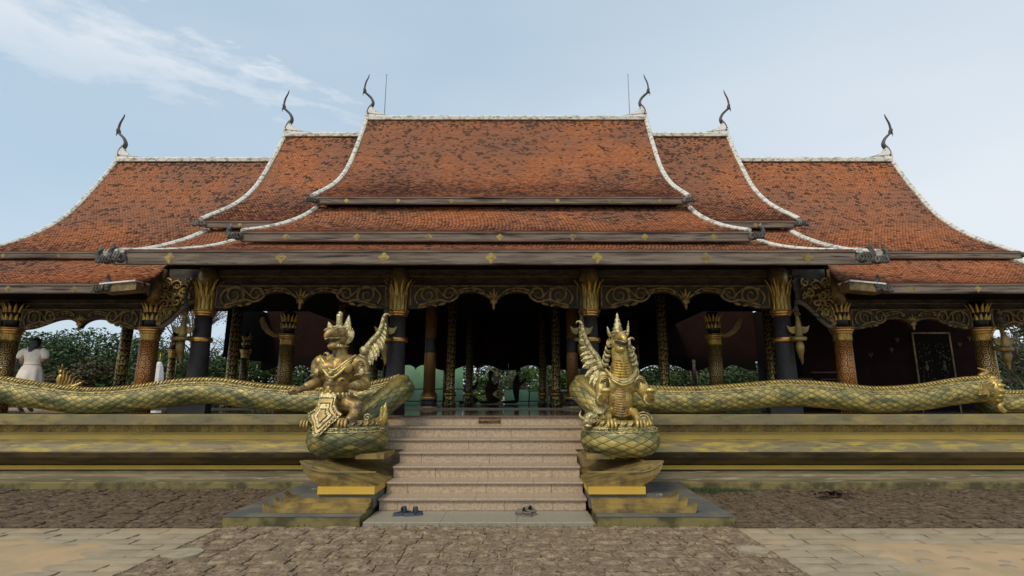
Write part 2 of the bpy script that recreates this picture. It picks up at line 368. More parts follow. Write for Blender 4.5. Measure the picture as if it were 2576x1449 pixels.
pav = [block_mesh('paver', M['paver'], i + 40, 3) for i in range(6)]
def lay(parent, name, meshes, x0, x1, y0, y1, bw, bh, cond, limit, jz=.006, gap=.022, jr=.012):
    """courses of stones; nearest ones single objects, the rest one joined piece"""
    items = []; y = y0; row = 0; rr = random.Random(len(name) + int(x0 * 10))
    while y < y1 - .04:
        h = min(bh * rr.uniform(.85, 1.15), y1 - y)
        for xa, xb in cond(y + h/2):
            x = xa; first = True
            while x < xb - .03:
                ww = bw * (rr.uniform(.35, 1.2) if first else rr.uniform(.75, 1.3)); first = False
                if xb - (x + ww) < bw*.35: ww = xb - x
                ww = min(ww, xb - x); cx, cy = x + ww/2, y + h/2
                items.append((cx, cy, ww, h, rr.uniform(-jr, jr), rr.uniform(-jz, jz), rr.randrange(len(meshes))))
                x += ww
        y += h; row += 1
    items.sort(key=lambda t: t[1] + abs(t[0] - .5) * .15)
    for cx, cy, ww, h, rz, dz, k in items[:limit]:
        o = bpy.data.objects.new(name, meshes[k]); C.objects.link(o); o.parent = parent
        o.location = (cx - parent.location.x, cy - parent.location.y, dz); o.rotation_euler = (rr.uniform(-.01,.01), rr.uniform(-.01,.01), rz); o.scale = (ww - gap, h - gap, 1)
    if items[limit:]:
        mb = MB()
        for cx, cy, ww, h, rz, dz, k in items[limit:]:
            me = meshes[k]; c_, s_ = cos(rz), sin(rz)
            vs = []
            for v in me.vertices:
                x, yy = v.co.x * (ww - gap), v.co.y * (h - gap); vs.append((cx + x*c_ - yy*s_, cy + x*s_ + yy*c_, v.co.z + dz))
            mb.add(vs, [tuple(p.vertices) for p in meshes[k].polygons])
        mb.build(name + '_field', meshes[0].materials[0], parent, kind='stuff')
    return items
path = struct('laterite_path', (0, 5, 0), 'worn brown laterite block path leading to the stairs')
lay(path, 'stone', lat, -3.05, 3.1, 2.6, 6.94, .37, .22, lambda y: [(-3.12, 3.12)], 300, .004, .018, .01)
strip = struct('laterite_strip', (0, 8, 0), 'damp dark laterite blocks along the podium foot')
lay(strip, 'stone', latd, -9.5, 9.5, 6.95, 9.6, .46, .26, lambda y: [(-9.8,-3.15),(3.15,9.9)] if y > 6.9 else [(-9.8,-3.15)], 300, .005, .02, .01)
pv = struct('sandstone_pavement', (0, 5, 0), 'grey sandstone pavers flanking the laterite path')
lay(pv, 'paver', pav, -8.2, 8.4, 3.4, 6.9, .56, .235, lambda y: [(-8.4,-3.13),(3.13,8.6)] if y > 6.15 else [(-5.0,-3.13),(3.13,4.9)], 290, .003, .014, .004)
# sand drifted over the pavers: low uneven mounds, their thin edges dip between the stones
def sand_patch(x0, x1, y0, y1, h, seed, tp=.5):
    nx, ny = int((x1-x0)/.09), int((y1-y0)/.09); vs = []; fs = []
    for j in range(ny + 1):
        for i in range(nx + 1):
            x = x0 + (x1-x0)*i/nx; y = y0 + (y1-y0)*j/ny
            ex = min(x-x0, x1-x, (y1-y)*1.2); f = min(1, max(0, ex / tp + fbm((x*1.3, y*1.9, seed)) * .55))
            vs.append((x, y, -.028 + f * (.028 + h) + fbm((x*3, y*3, seed + 5)) * .006))
    for j in range(ny):
        for i in range(nx): a = j*(nx+1)+i; fs.append((a, a+1, a+nx+2, a+nx+1))
    o = MB().add(vs, fs).build('sand', M['sand'], smooth=True, kind='stuff'); return o
s1 = sand_patch(3.9, 9.5, 3.2, 6.35, .012, 1); tag(s1, 'orange sand drifted over the cobbles right of the path', 'sand')
s2 = sand_patch(-9.5, -3.7, 3.2, 6.45, .012, 9); tag(s2, 'orange sand spread over the pavers left of the path', 'sand')
cb = struct('cobble_bed', (6, 5, 0), 'half buried cobbles in the sand to the right')
cm = MB().ell((0,0,0), (.5,.5,.5), 10, 6).build('cobble', M['cobble'], cb, loc=(-1.2, .6, -.012), world=False, smooth=True); cm.scale = (.3,.17,.08)
for i in range(60):
    x = 4.5 + (i % 10) * .34 + random.uniform(-.08,.08) + .17 * ((i//10) % 2); y = 4.6 + (i//10)*.24 + random.uniform(-.05,.05)
    inst(cm, 'cobble', cb, (x - 6, y - 5, -.016 + random.uniform(-.007,.005)), (0,0,random.uniform(-.3,.3)), (random.uniform(.2,.32), random.uniform(.11,.18), .075))
for (x, y, r_, lb) in ((2.93, 5.92, .17, 'round pale concrete disc set in the right edge of the laterite path'), (-2.9, 5.8, .2, 'pale flat stone set in the left edge of the laterite path')):
    mb = MB(); n = 18; rr = random.Random(3)
    ring = [(x + cos(2*pi*k/n) * r_ * rr.uniform(.85,1.1), y + sin(2*pi*k/n) * r_ * rr.uniform(.75,.95)) for k in range(n)]
    mb.prism(ring, (0,0,-.03), (1,0,0), (0,1,0), (0,0,.044))
    tag(mb.build('concrete_disc', mat('pale concrete' + str(x), (.34,.29,.19), .9, col2=(.26,.22,.14), scale=8), None, loc=(x,y,0)), lb, 'paving disc')
# scraps: dry leaves, moss and gravel along the joints
def scatter(name, m, n, fx, size, label, cat, seed=1, flat=.2):
    mb = MB(); r = random.Random(seed)
    for i in range(n):
        x, y, z = fx(r); a = r.uniform(0, 2*pi); s_ = size * r.uniform(.5, 1.4); t = r.uniform(-flat, flat)
        mb.add([(x - cos(a)*s_, y - sin(a)*s_, z), (x + sin(a)*s_*.4, y - cos(a)*s_*.4, z + s_*flat), (x + cos(a)*s_, y + sin(a)*s_, z + abs(t)*s_), (x - sin(a)*s_*.4, y + cos(a)*s_*.4, z)], [(0,1,2,3)])
    return tag(mb.build(name, m, kind='stuff'), label, cat)
scatter('dry_leaves', mat('dry leaf', (.36,.27,.17), .9, bump=0), 500, lambda r: (r.uniform(-9,9), 9.55 - abs(r.gauss(0, .8)), .006), .016, 'dry leaf scraps scattered at the foot of the podium', 'leaves', 4)
scatter('gravel', mat('gravel', (.27,.195,.13), .9, bump=0), 5000, lambda r: (r.uniform(-3.1,3.1), r.uniform(4.2,6.95), .004), .007, 'loose grit lying on the laterite path', 'gravel', 5, .6)
scatter('dead_leaf_clump', mat('brown dead leaf', (.05,.025,.015), .9, bump=0), 60, lambda r: (5.35 + r.gauss(0,.14), 8.75 + r.gauss(0,.07), .02 + r.uniform(0,.04)), .05, 'clump of dark brown dead leaves on the laterite right of the stairs', 'leaves', 6, .8)
def blades(name, n, fx, h, label, seed=2):
    mb = MB(); r = random.Random(seed)
    for i in range(n):
        x, y = fx(r); a = r.uniform(0, pi); hh = h * r.uniform(.4, 1.2); d = .006; b = r.uniform(-.6,.6) * hh
        mb.add([(x - cos(a)*d, y - sin(a)*d, -.01), (x + cos(a)*d, y + sin(a)*d, -.01), (x + b, y + b*.3, hh)], [(0,1,2)])
    return tag(mb.build(name, M['grass'], kind='stuff'), label, 'grass')
blades('grass_tuft', 900, lambda r: (3.6 + r.gauss(0,.33), 9.4 - abs(r.gauss(0,.14))), .07, 'green grass growing beside the right pedestal slab', 3)
blades('weeds', 160, lambda r: (r.uniform(-3.2,3.2), r.choice((6.93, 6.9, 6.95)) + r.gauss(0,.02)) , .03, 'low weeds along the front edge of the pedestal slabs', 5)
# ================================================================== PODIUM
def podium(side):
    x0, x1 = (-13.5, -1.95) if side < 0 else (1.95, 13.5)
    p = struct('podium', ((x0+x1)/2, 10, 0), ('left' if side < 0 else 'right') + ' gold painted moulded podium carrying the pavilion')
    def seg(name, prof, m, jit=.004, nx=40): MB().extr_x(prof, x0, x1, nx, jit).build(name, M[m], p)
    seg('plinth', [(9.55,-.03),(9.55,.085),(9.57,.1),(10.5,.1),(10.5,-.03)], 'plinth_face')
    seg('base_step', [(9.61,.1),(9.61,.125),(9.66,.13),(9.68,.165),(9.73,.17),(9.745,.205),(9.79,.21),(9.81,.25),(9.86,.262),(9.88,.275),(10.5,.275),(10.5,.1)], 'podium_base', .005)
    seg('lower_band', [(9.80,.277),(9.80,.345),(9.81,.35),(10.5,.35),(10.5,.277)], 'podium_band', .001)
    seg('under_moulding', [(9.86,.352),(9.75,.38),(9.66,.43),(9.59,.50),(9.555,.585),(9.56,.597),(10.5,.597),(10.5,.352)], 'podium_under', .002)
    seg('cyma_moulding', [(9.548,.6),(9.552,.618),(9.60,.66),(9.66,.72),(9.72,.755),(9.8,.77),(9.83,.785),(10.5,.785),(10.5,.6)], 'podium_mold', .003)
    seg('upper_band', [(9.86,.787),(9.85,.885),(9.83,.89),(9.83,.905),(10.5,.905),(10.5,.787)], 'podium_band2', .001)
    seg('frieze', [(9.9,.908),(9.9,1.04),(10.5,1.04),(10.5,.908)], 'gold_old', .002)
    seg('top_slab', [(9.72,1.043),(9.7,1.05),(9.7,1.212),(9.71,1.222),(10.5,1.222),(10.5,1.043)], 'podium_top', .004)
    mb = MB(); r = random.Random(5 + side)                # scratched lattice of brush strokes on the frieze, raised a little
    x = x0
    while x < x1:
        x += r.uniform(.03, .07); a = r.uniform(-1, 1) * .11; z0 = r.uniform(.91,.95); z1 = r.uniform(1.0,1.035)
        mb.tube([(x, 9.9, z0), (x + a*.6, 9.893, (z0+z1)/2 + r.uniform(-.02,.02)), (x + a*1.3, 9.9, z1)], .005, 4)
    mb.build('frieze_tracery', M['podium_band'], p, kind='stuff')
    return p
podium(-1); podium(1)
# ================================================================== STAIRS
st = struct('staircase', (0, 8, 0), 'pink granite stairs between the two guardian statues')
ys = [7.58, 7.95, 8.33, 8.70, 9.08, 9.45, 9.83]; zs = [.20, .355, .52, .685, .855, 1.03, 1.20]
slabz = .04
n = 3
for k in range(n):
    x0 = -1.42 + 2.84*k/n; x1 = -1.42 + 2.84*(k+1)/n
    MB().bbox(x0+.002, x1-.002, 6.95, 7.6, -.03, slabz, .006).build('landing_slab', M['granite_slab'], st)
MB().box(-1.36, 1.36, 7.62, 9.9, -.02, .195).box(-1.36,1.36,8.4,9.9,.19,.51).build('stair_core', M['dirt'], st)
prev = slabz
for i, (y, z) in enumerate(zip(ys, zs)):
    hw = 1.40 if i < 4 else 1.9
    ny = ys[i+1] if i < 6 else None
    ry = y + .035
    r = random.Random(i); xs = [-hw]
    if i in (1, 2, 3): cuts = [-.95 + r.uniform(-.2,.2), .02, .8 + r.uniform(-.1,.2)]
    elif i == 0: cuts = [-1.15, -.38, .3, .95]
    else: cuts = [-.55 + .1*i - .2, .35]
    for c_ in cuts: xs.append(c_)
    xs.append(hw)
    for a, b in zip(xs[:-1], xs[1:]):
        MB().box(a+.003, b-.003, ry, ry+.03, prev+.001, z-.028).build('riser_panel', M['granite'], st)
    tx = [-hw-.01] + ([-.45] if i in (5,) else [.0] if i == 4 else [-.1, .7]) + [hw+.01]
    if i < 6:
        for a, b in zip(tx[:-1], tx[1:]):
            mb = MB().bbox(a+.002, b-.002, y, ny+.07, z-.026, z, .007)
            mb.build('tread_slab', M['granite_tread'], st)
    if 3 <= i < 6: MB().box(-hw+.02, hw-.02, ry+.03, 9.69, (prev-.02) if i == 3 or i > 4 else -.02, z-.03).build('stair_core', M['dirt'], st)
    prev = z
fl = struct('landing_floor', (0, 11, 0), 'polished reflective granite landing at the top of the stairs')
for i in range(4):
    a = -1.91 + 3.82*i/4
    MB().bbox(a+.002, a+3.82/4-.002, 9.83, 13.6, 1.172, 1.2, .007).build('floor_slab', M['floor'], fl)
MB().box(-1.88, 1.88, 9.9, 13.6, 0, 1.17).build('floor_fill', M['dirt'], fl)
MB().box(-13.4, -1.92, 10.5, 13.6, .3, 1.2).box(1.92, 13.4, 10.5, 13.6, .3, 1.2).box(-13.4, 13.4, 13.65, 22, .3, 1.225).build('floor_base', M['floor'], fl)
MB().bbox(-13.4, 13.4, 13.6, 13.66, 1.19, 1.235, .006).build('floor_nosing', M['granite_tread'], fl)
# sign on the top riser
sg = thing('sign', 'small black and gold Thai plaque on the top stair riser asking for shoes off', 'sign', (-.055, 9.862, 1.118))
MB().box(-.205,.205,-.012,0,-.056,.056).build('frame', M['gold_old'], sg, world=False)
MB().box(-.192,.192,-.018,-.0125,-.045,.045).build('plate', M['sign_black'], sg, world=False)
def text_mesh(txt, size, x, z, m, width=None):
    cu = bpy.data.curves.new('text', 'FONT'); cu.body = txt; cu.size = size; cu.align_x = 'CENTER'; cu.align_y = 'CENTER'; cu.extrude = .0015; cu.offset = .0012
    o = bpy.data.objects.new('text', cu); C.objects.link(o)
    dg = bpy.context.evaluated_depsgraph_get(); me = bpy.data.meshes.new_from_object(o.evaluated_get(dg)); bpy.data.objects.remove(o)
    xs = [v.co.x for v in me.vertices]; k = width / (max(xs) - min(xs)) if width and xs else 1
    for v in me.vertices: v.co.x *= k
    me.materials.clear(); me.materials.append(m)
    t = bpy.data.objects.new('lettering', me); C.objects.link(t); t.parent = sg; t.location = (x, -.0205, z); t.rotation_euler = (pi/2, 0, 0); return t
text_mesh('กรุณาถอดรองเท้า', .062, 0, .006, M['gold_bright'], .36)
MB().box(-.02,.05,-.0205,-.0185,-.034,-.028).box(.056,.11,-.0205,-.0185,-.034,-.028).box(.125,.155,-.0205,-.0185,-.034,-.028).build('small_print', M['gold_bright'], sg, world=False)
# ================================================================== TEMPLE
T = thing('temple_pavilion', 'Thai temple pavilion with tiered orange tiled roofs, dark interior and gold columns', 'temple', (0, 14.5, 0))
PROF = [Vector((0, p[0], p[1])) for p in ((0,0),(-.3,-.56),(-.62,-1.1),(-1.3,-2.12),(-2.15,-2.93),(-3.4,-3.74))]
def profile(pts, n=24):
    return [(v.y, v.z) for v in spline([Vector((0, a, b)) for a, b in pts], n)]
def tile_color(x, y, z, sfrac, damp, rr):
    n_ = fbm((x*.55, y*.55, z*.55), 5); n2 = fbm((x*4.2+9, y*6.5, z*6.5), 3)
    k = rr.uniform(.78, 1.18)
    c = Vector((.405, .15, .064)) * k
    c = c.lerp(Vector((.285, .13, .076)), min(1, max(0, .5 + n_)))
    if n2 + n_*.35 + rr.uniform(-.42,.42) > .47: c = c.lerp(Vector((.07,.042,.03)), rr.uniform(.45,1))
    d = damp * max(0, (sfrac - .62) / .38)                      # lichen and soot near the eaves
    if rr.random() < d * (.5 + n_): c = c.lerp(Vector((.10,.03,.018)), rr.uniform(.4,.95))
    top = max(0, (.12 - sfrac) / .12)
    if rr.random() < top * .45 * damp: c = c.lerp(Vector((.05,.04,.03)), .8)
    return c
def roof_surface(name, prof, xl, xr, parent, seed, damp=1, tw=.074, ex=.060, skip=None, s0=0.):
    """prof: (y,z) from top to eave; xl, xr: x at top and at eave; tiles laid in staggered courses"""
    rr = random.Random(seed)
    ds = [0]
    for a, b in zip(prof[:-1], prof[1:]): ds.append(ds[-1] + math.hypot(b[0]-a[0], b[1]-a[1]))
    Lr = ds[-1]
    def at(d):
        d = min(max(d, 0), Lr); i = 0
        while i < len(ds) - 2 and ds[i+1] < d: i += 1
        t = (d - ds[i]) / (ds[i+1] - ds[i]); a, b = prof[i], prof[i+1]
        ny, nz = -(b[1]-a[1]), (b[0]-a[0]); q = math.hypot(ny, nz); ny, nz = ny/q, nz/q
        if nz < 0: ny, nz = -ny, -nz
        return a[0] + (b[0]-a[0])*t, a[1] + (b[1]-a[1])*t, ny, nz
    def edge(e, d):
        f = d / Lr; f = f ** (e[2] if len(e) > 2 else 1); return e[0] + (e[1] - e[0]) * f
    mb = MB(); cols = []; row = 0; d = 0
    while d < Lr - .02:
        y0, z0, a0, b0 = at(d); y1, z1, a1, b1 = at(d + ex * .85); y2, z2, a2, b2 = at(d + ex * 1.22)
        l, r = edge(xl, d), edge(xr, d); x = l + (tw/2 if row % 2 else 0)
        while x < r + .001:
            if not (skip and skip(x, d / Lr)):
                h = .015 + rr.uniform(-.004,.006); hw = tw * .47; j = rr.uniform(-.003,.003)
                p = [(x-hw, y0+a0*.006, z0+b0*.006), (x+hw, y0+a0*.006, z0+b0*.006), (x+hw, y1+a1*h, z1+b1*h+j), (x, y2+a2*h, z2+b2*h), (x-hw, y1+a1*h, z1+b1*h-j)]
                q = [(x+hw, y1, z1), (x, y2+a2*.003, z2+b2*.003), (x-hw, y1, z1)]
                mb.add(p + q, [(0,4,3,2,1), (2,3,6,5), (3,4,7,6)])
                c = tile_color(x, y0, z0, s0 + (1-s0) * d / Lr, damp, rr)
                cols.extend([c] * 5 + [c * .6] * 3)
            x += tw
        d += ex; row += 1
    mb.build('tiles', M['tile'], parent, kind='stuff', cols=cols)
    sb = MB(); n = len(prof); vs = []; fs = []
    for i, (y, z) in enumerate(prof):
        vs += [(edge(xl, ds[i]), y, z), (edge(xr, ds[i]), y, z)]
    for i, (y, z) in enumerate(prof):
        vs += [(edge(xl, ds[i]), y+.03, z-.07), (edge(xr, ds[i]), y+.03, z-.07)]
    for i in range(n-1):
        fs += [(2*i, 2*i+2, 2*i+3, 2*i+1), (2*n+2*i, 2*n+2*i+1, 2*n+2*i+3, 2*n+2*i+2), (2*i, 2*n+2*i, 2*n+2*i+2, 2*i+2), (2*i+1, 2*i+3, 2*n+2*i+3, 2*n+2*i+1)]
    fs += [(0,1,2*n+1,2*n), (2*n-2, 4*n-2, 4*n-1, 2*n-1)]
    sb.add(vs, fs); sb.build('roof_boarding', M['tile_base'], parent)
    return [(edge(xl, ds[i]), edge(xr, ds[i])) for i in range(n)]
def barge(path, parent, m='plaster', wd=.095, hh=.07, out=1):
    """plaster verge: a rectangular band following the roof edge"""
    mb = MB(); vs = []; fs = []; n = len(path)
    for i, p in enumerate(path):
        a = Vector(path[max(0,i-1)]); b = Vector(path[min(n-1,i+1)]); t = (b-a).normalized()
        side = Vector((1,0,0)) * out; nn = t.cross(side); 
        if nn.z < 0: nn = -nn
        j = 1 + .04 * noise.noise(Vector(p) * 3)
        p = Vector(p)
        for s_, h_ in ((-.02, -.05), (wd*.9, -.09), (wd, hh*.6*j), (wd*.7, hh*j), (wd*.2, hh*j), (-.02, hh*.55)):
            vs.append(p + side * s_ + nn * h_)
    k = 6
    for i in range(n-1):
        for q in range(k): fs.append((i*k+q, i*k+(q+1)%k, (i+1)*k+(q+1)%k, (i+1)*k+q))
    fs += [tuple(range(k))[::-1], tuple(range((n-1)*k, n*k))]
    return mb.add(vs, fs).build('bargeboard', M[m], parent)
dia_proto = None
def diamond(parent, x, y, z, s=.1):
    global dia_proto
    if dia_proto is None:
        mb = MB()
        for k, (r_, h0, h1) in enumerate(((1.0, 0, .012), (.74, .012, .02), (.42, .02, .03))):
            pts = []
            for q in range(16):
                a = 2*pi*q/16; rr_ = r_ * (.82 + .18 * abs(cos(2*a)) ) / (abs(cos(a)) + abs(sin(a))) * 1.0
                pts.append((rr_*cos(a)*.9, rr_*sin(a)))
            mb.prism(pts, (0,-h0*3,0), (1,0,0), (0,0,1), (0,-(h1-h0)*3-.002,0))
        mb.ell((0,-.1,0), (.15,.06,.15), 8, 5)
        dia_proto = mb.build('diamond_boss', M['gold_old'], parent, loc=(x - T.location.x, y - T.location.y, z), world=False)
        o = dia_proto
    else: o = inst(dia_proto, 'diamond_boss', parent)
    q = parent; off = Vector((0,0,0))
    while q is not None: off += q.location; q = q.parent
    o.location = Vector((x, y, z)) - off; o.scale = (s, s, s)
    return o
def fascia(x0, x1, y, z0, z1, dias, ds=.09, segs=3, seed=1, ret=0):
    f = bpy.data.objects.new('fascia', None)
    mb = MB(); r = random.Random(seed); nx = 60; vs = []
    mb.extr_x([(y,z0),(y-.012,z0+.015),(y-.012,z1-.03),(y-.028,z1-.028),(y-.028,z1),(y+.05,z1),(y+.05,z0)], x0, x1, nx, .006)
    f = mb.build('fascia', M['wood'], T, loc=((x0+x1)/2, y - T.location.y, (z0+z1)/2))
    MB().box(x0+.02, x1-.02, y-.02, y+.05, z1+.001, z1+.022).build('tile_batten', M['tile_base'], f)
    for dx in dias: diamond(f, dx, y-.012, (z0+z1)/2, ds)
    return f
def eave_end(x, y, z, s, crest=True, h=.17):
    """carved makara-like block with an upright curl at the end of a fascia; s=-1 left, 1 right"""
    mb = MB()
    mb.ell((x + s*.06, y, z), (.10, .06, h*.42), 10, 7).ell((x + s*.15, y-.01, z+.01), (.09, .055, h*.36), 10, 7).ell((x + s*.22, y-.01, z-.02), (.06, .045, h*.22), 8, 6)
    for k in range(4): mb.tube(spline([(x + s*(.0+.05*k), y-.06, z-h*.34), (x + s*(.05+.05*k), y-.075, z-h*.05), (x + s*(.02+.05*k), y-.07, z+h*.22), (x + s*(.06+.05*k), y-.06, z+h*.36)], 8), [.016,.018,.02,.02,.018,.016,.014,.01,.004], 6)
    if crest:
        p = [(x+s*.20, y, z), (x+s*.25, y, z+.06), (x+s*.25, y, z+.13), (x+s*.21, y, z+.18), (x+s*.21, y, z+.235), (x+s*.235, y, z+.27)]
        mb.tube(spline(p, 14), [.05,.05,.048,.045,.042,.04,.036,.034,.034,.036,.03,.024,.018,.012,.004], 8)
        mb.ell((x+s*.185, y, z+.19), (.035,.025,.02), 6, 5)
    return mb.build('eave_finial', M['carved'], T, smooth=True)
def block(xh, zr, parts):
    pass
YR = 14.5
def main_roof(name, xh, zr, xin, seed, axis=0.05):
    prof = [(YR + a, zr + b) for a, b in profile([(p.y, p.z) for p in PROF], 26)]
    R = struct  # (unused)
    r = bpy.data.objects.new('roof', None); C.objects.link(r); r.parent = T; r.location = (0, 0, zr - .1)
    sp = []
    if xin is None: roof_surface(name, prof, (-xh+axis, -xh+axis), (xh+axis, xh+axis), r, seed)
    else:
        roof_surface(name, prof, (-xh+axis, -xh+axis), (-xin, -xin), r, seed)
        roof_surface(name, prof, (xin, xin), (xh+axis, xh+axis), r, seed + 1)
    for s_ in (-1, 1):
        barge([(axis + s_*(xh-.01), y, z) for y, z in prof], r, out=s_)
        barge([(axis + s_*(xh-.01), 2*YR - y, z) for y, z in prof], r, out=s_)
    # rear slope and gable wall
    rp = [(2*YR - y, z) for y, z in prof]; vs = []; fs = []
    for y, z in rp: vs += [(-xh+axis, y, z), (xh+axis, y, z)]
    for i in range(len(rp)-1): fs.append((2*i, 2*i+1, 2*i+3, 2*i+2))
    MB().add(vs, fs).build('rear_slope', M['tile_base'], r)
    for s_ in (-1, 1):
        x = axis + s_*(xh-.06); poly = [(y, z-.02) for y, z in prof] 
        MB().prism([(y, z) for y, z in prof][::3] + [prof[-1]] + [(2*YR-prof[-1][0], prof[-1][1])] + [(2*YR-y, z) for y, z in prof[::-1][::3]], (x,0,0), (0,1,0), (0,0,1), (-s_*.05,0,0)).build('gable_wall', M['panel'], r)
    xa = -xh+axis
    mb = MB(); mb.extr_x([(YR-.11, zr-.06),(YR-.12, zr+.03),(YR-.07, zr+.085),(YR+.07, zr+.085),(YR+.12, zr+.03),(YR+.11, zr-.06)], -xh+axis, xh+axis, 50, .012)
    mb.build('ridge_cap', M['plaster'], r)
    # ends: white horn and bronze finial
    for s_ in (-1, 1):
        xe = axis + s_*xh
        poly = [(-.62,.05),(-.46,.09),(-.30,.15),(-.16,.26),(-.06,.42),(.0,.28),(.05,.15),(.06,.0),(.02,-.06),(-.3,-.04)]
        MB().prism([(a*s_, b) for a, b in poly], (xe, YR-.07, zr+.05), (1,0,0), (0,0,1), (0,.14,0)).build('ridge_horn', M['plaster'], r)
        mb = MB(); mb.prism([(a*s_*.9-.02*s_, b*.72+.0) for a, b in poly[:-3]], (xe, YR-.085, zr+.06), (1,0,0), (0,0,1), (0,.17,0)); mb.build('ridge_horn_leaf', M['plaster_clean'], r)
        pts = [(.0,.10),(-.03,.22),(.0,.34),(-.05,.46),(-.03,.60),(.09,.78),(.14,.9),(.185,1.05),(.185,1.2),(.13,1.36),(.07,1.45),(.06,1.52)]
        pts = [(-.03,.12),(-.01,.2),(-.035,.32),(-.12,.44),(-.13,.54),(-.06,.68),(.06,.80),(.12,.86),(.145,1.0),(.12,1.18),(.05,1.36),(.03,1.46)]
        pp = spline([(xe + s_*a, YR, zr + b + .02) for a, b in pts], 40)
        rad = [ .085*(1-i/40)**.75 + .012 + (.03 if abs(i-27) < 2 else 0) for i in range(41)]
        mb = MB().tube(pp, rad, 10, (1.0,.55), up=(0,1,0))
        kx, kz = xe + s_*.14, zr + .88
        mb.ell((kx, YR, kz), (.06,.04,.035), 8, 6).tube([(kx+s_*.03,YR,kz),(kx+s_*.05,YR,kz-.06),(kx+s_*.03,YR,kz-.11)], [.02,.012,.003], 6)
        mb.build('ridge_finial', M['finial'], r, smooth=True)
    return prof
# central, middle and outer roofs
p1 = main_roof('r1', 4.12, 9.58, None, 1)
p2 = main_roof('r2', 6.50, 9.05, 3.9, 11)
p3 = main_roof('r3', 11.28, 8.26, 6.3, 21, 0)
fascia(-4.0, 4.12, 11.04, 5.66, 5.81, (-3.32,-2.19,-1.02,.13,1.3,2.45,3.56), .062, seed=1)
for s_ in (-1, 1):
    a, b = sorted((s_*6.42 + .05, s_*4.3)); fascia(a, b, 11.05, 5.12, 5.26, [s_*5.6], .06, seed=2)
    a, b = sorted((s_*11.25, s_*6.3)); fascia(a, b, 11.04, 4.43, 4.57, [s_*k for k in (10.6, 9.4, 8.1, 7.2)], .055, seed=3)
    eave_end(.05 + s_*4.0, 11.0, 5.73, s_, False, .17); eave_end(.05+s_*6.4, 11.0, 5.19, s_, False, .16); eave_end(s_*11.25, 11.0, 4.5, s_, True, .15)
def skirt(pr, xl, xr, seed, damp=1, s0=0., skip=None):
    r = bpy.data.objects.new('skirt_roof', None); C.objects.link(r); r.parent = T; r.location = (0, -3.5, pr[-1][1])
    prof = profile(pr, 14); return r, prof, roof_surface('s', prof, xl, xr, r, seed, damp, skip=skip, s0=s0)
# lower tiers of the central block
r_, pf, ed = skirt([(11.35,5.70),(10.9,5.28),(10.4,4.93),(9.92,4.69)], (-4.02,-4.86,1.5), (4.22,4.9,1.5), 31, .9)
barge([(e[0], y, z) for e, (y, z) in zip(ed, pf)], r_, out=-1); barge([(e[1], y, z) for e, (y, z) in zip(ed, pf)], r_, out=1)
fascia(-4.92, 4.95, 9.9, 4.475, 4.66, (-4.04,-2.67,-1.28,.1,1.51,2.91,4.24), .085, seed=4)
for s_ in (-1, 1): eave_end(.02 + s_*4.92, 9.86, 4.57, s_, True, .19)
r_, pf, ed = skirt([(10.35,4.66),(9.9,4.37),(9.4,4.16),(8.98,4.05)], (-5.1,-6.45,1.4), (5.15,6.4,1.4), 41, 1, .45)
barge([(e[0], y, z) for e, (y, z) in zip(ed, pf)], r_, out=-1); barge([(e[1], y, z) for e, (y, z) in zip(ed, pf)], r_, out=1)
F3 = fascia(-6.35, 6.33, 8.97, 3.79, 4.035, (-5.6,-3.66,-1.87,-.01,1.84,3.73,5.5), .115, seed=5)
for s_ in (-1, 1):
    eave_end(s_*6.37, 8.93, 3.90, s_, True, .23); eave_end(s_*6.85, 9.25, 3.94, s_, True, .19)
    # middle block's lower tier, mostly hidden behind the front one
    a = (6.35, 7.0, 1.4); b = (4.0, 4.0)
    if s_ < 0: r_, pf, ed = skirt([(11.3,5.16),(10.7,4.72),(10.0,4.33),(9.35,4.10)], (-a[0],-a[1],a[2]), (-b[0],-b[1]), 51, .5)
    else: r_, pf, ed = skirt([(11.3,5.16),(10.7,4.72),(10.0,4.33),(9.35,4.10)], b, a, 52, .5)
    barge([(e[0 if s_ < 0 else 1], y, z) for e, (y, z) in zip(ed, pf)], r_, out=s_)
    x0, x1 = sorted((s_*6.85, s_*6.3)); fascia(x0, x1, 9.3, 3.87, 4.06, [], seed=6)
    # outer block's lower tier
    a = (11.05, 12.4, 1.2); b = (7.15, 6.4)
    low = [(11.2,4.46),(10.7,4.10),(10.1,3.78),(9.5,3.57)]
    sk = lambda x, f, s_=s_: abs(x) < 6.52
    if s_ < 0: r_, pf, ed = skirt(low, (-a[0],-a[1],a[2]), (-b[0],-b[1]), 61, 1.25, .25, sk)
    else: r_, pf, ed = skirt(low, b, a, 62, 1.25, .25, sk)
    barge([(e[0 if s_ < 0 else 1], y, z) for e, (y, z) in zip(ed, pf)], r_, out=s_)
    x0, x1 = sorted((s_*12.4, s_*7.12)); fascia(x0, x1, 9.46, 3.375, 3.54, [s_*k for k in (11.3, 10.1, 8.8, 7.6)], .075, seed=7)
    eave_end(s_*7.2, 9.42, 3.45, -s_, True, .18)
    mb = MB(); mb.prism([(0,-.07),(0,.07),(-s_*.62,.13),(-s_*.62,-.015)], (s_*7.08, 9.42, 3.45), (1,0,0), (0,0,1), (0,.3,0)); mb.build('verge_beam', M['carve'], T)
    mb = MB(); mb.prism([(0,.072),(0,.098),(-s_*.64,.16),(-s_*.64,.132)], (s_*7.1, 9.38, 3.45), (1,0,0), (0,0,1), (0,.38,0)); mb.build('verge_cap', M['plaster_clean'], T)
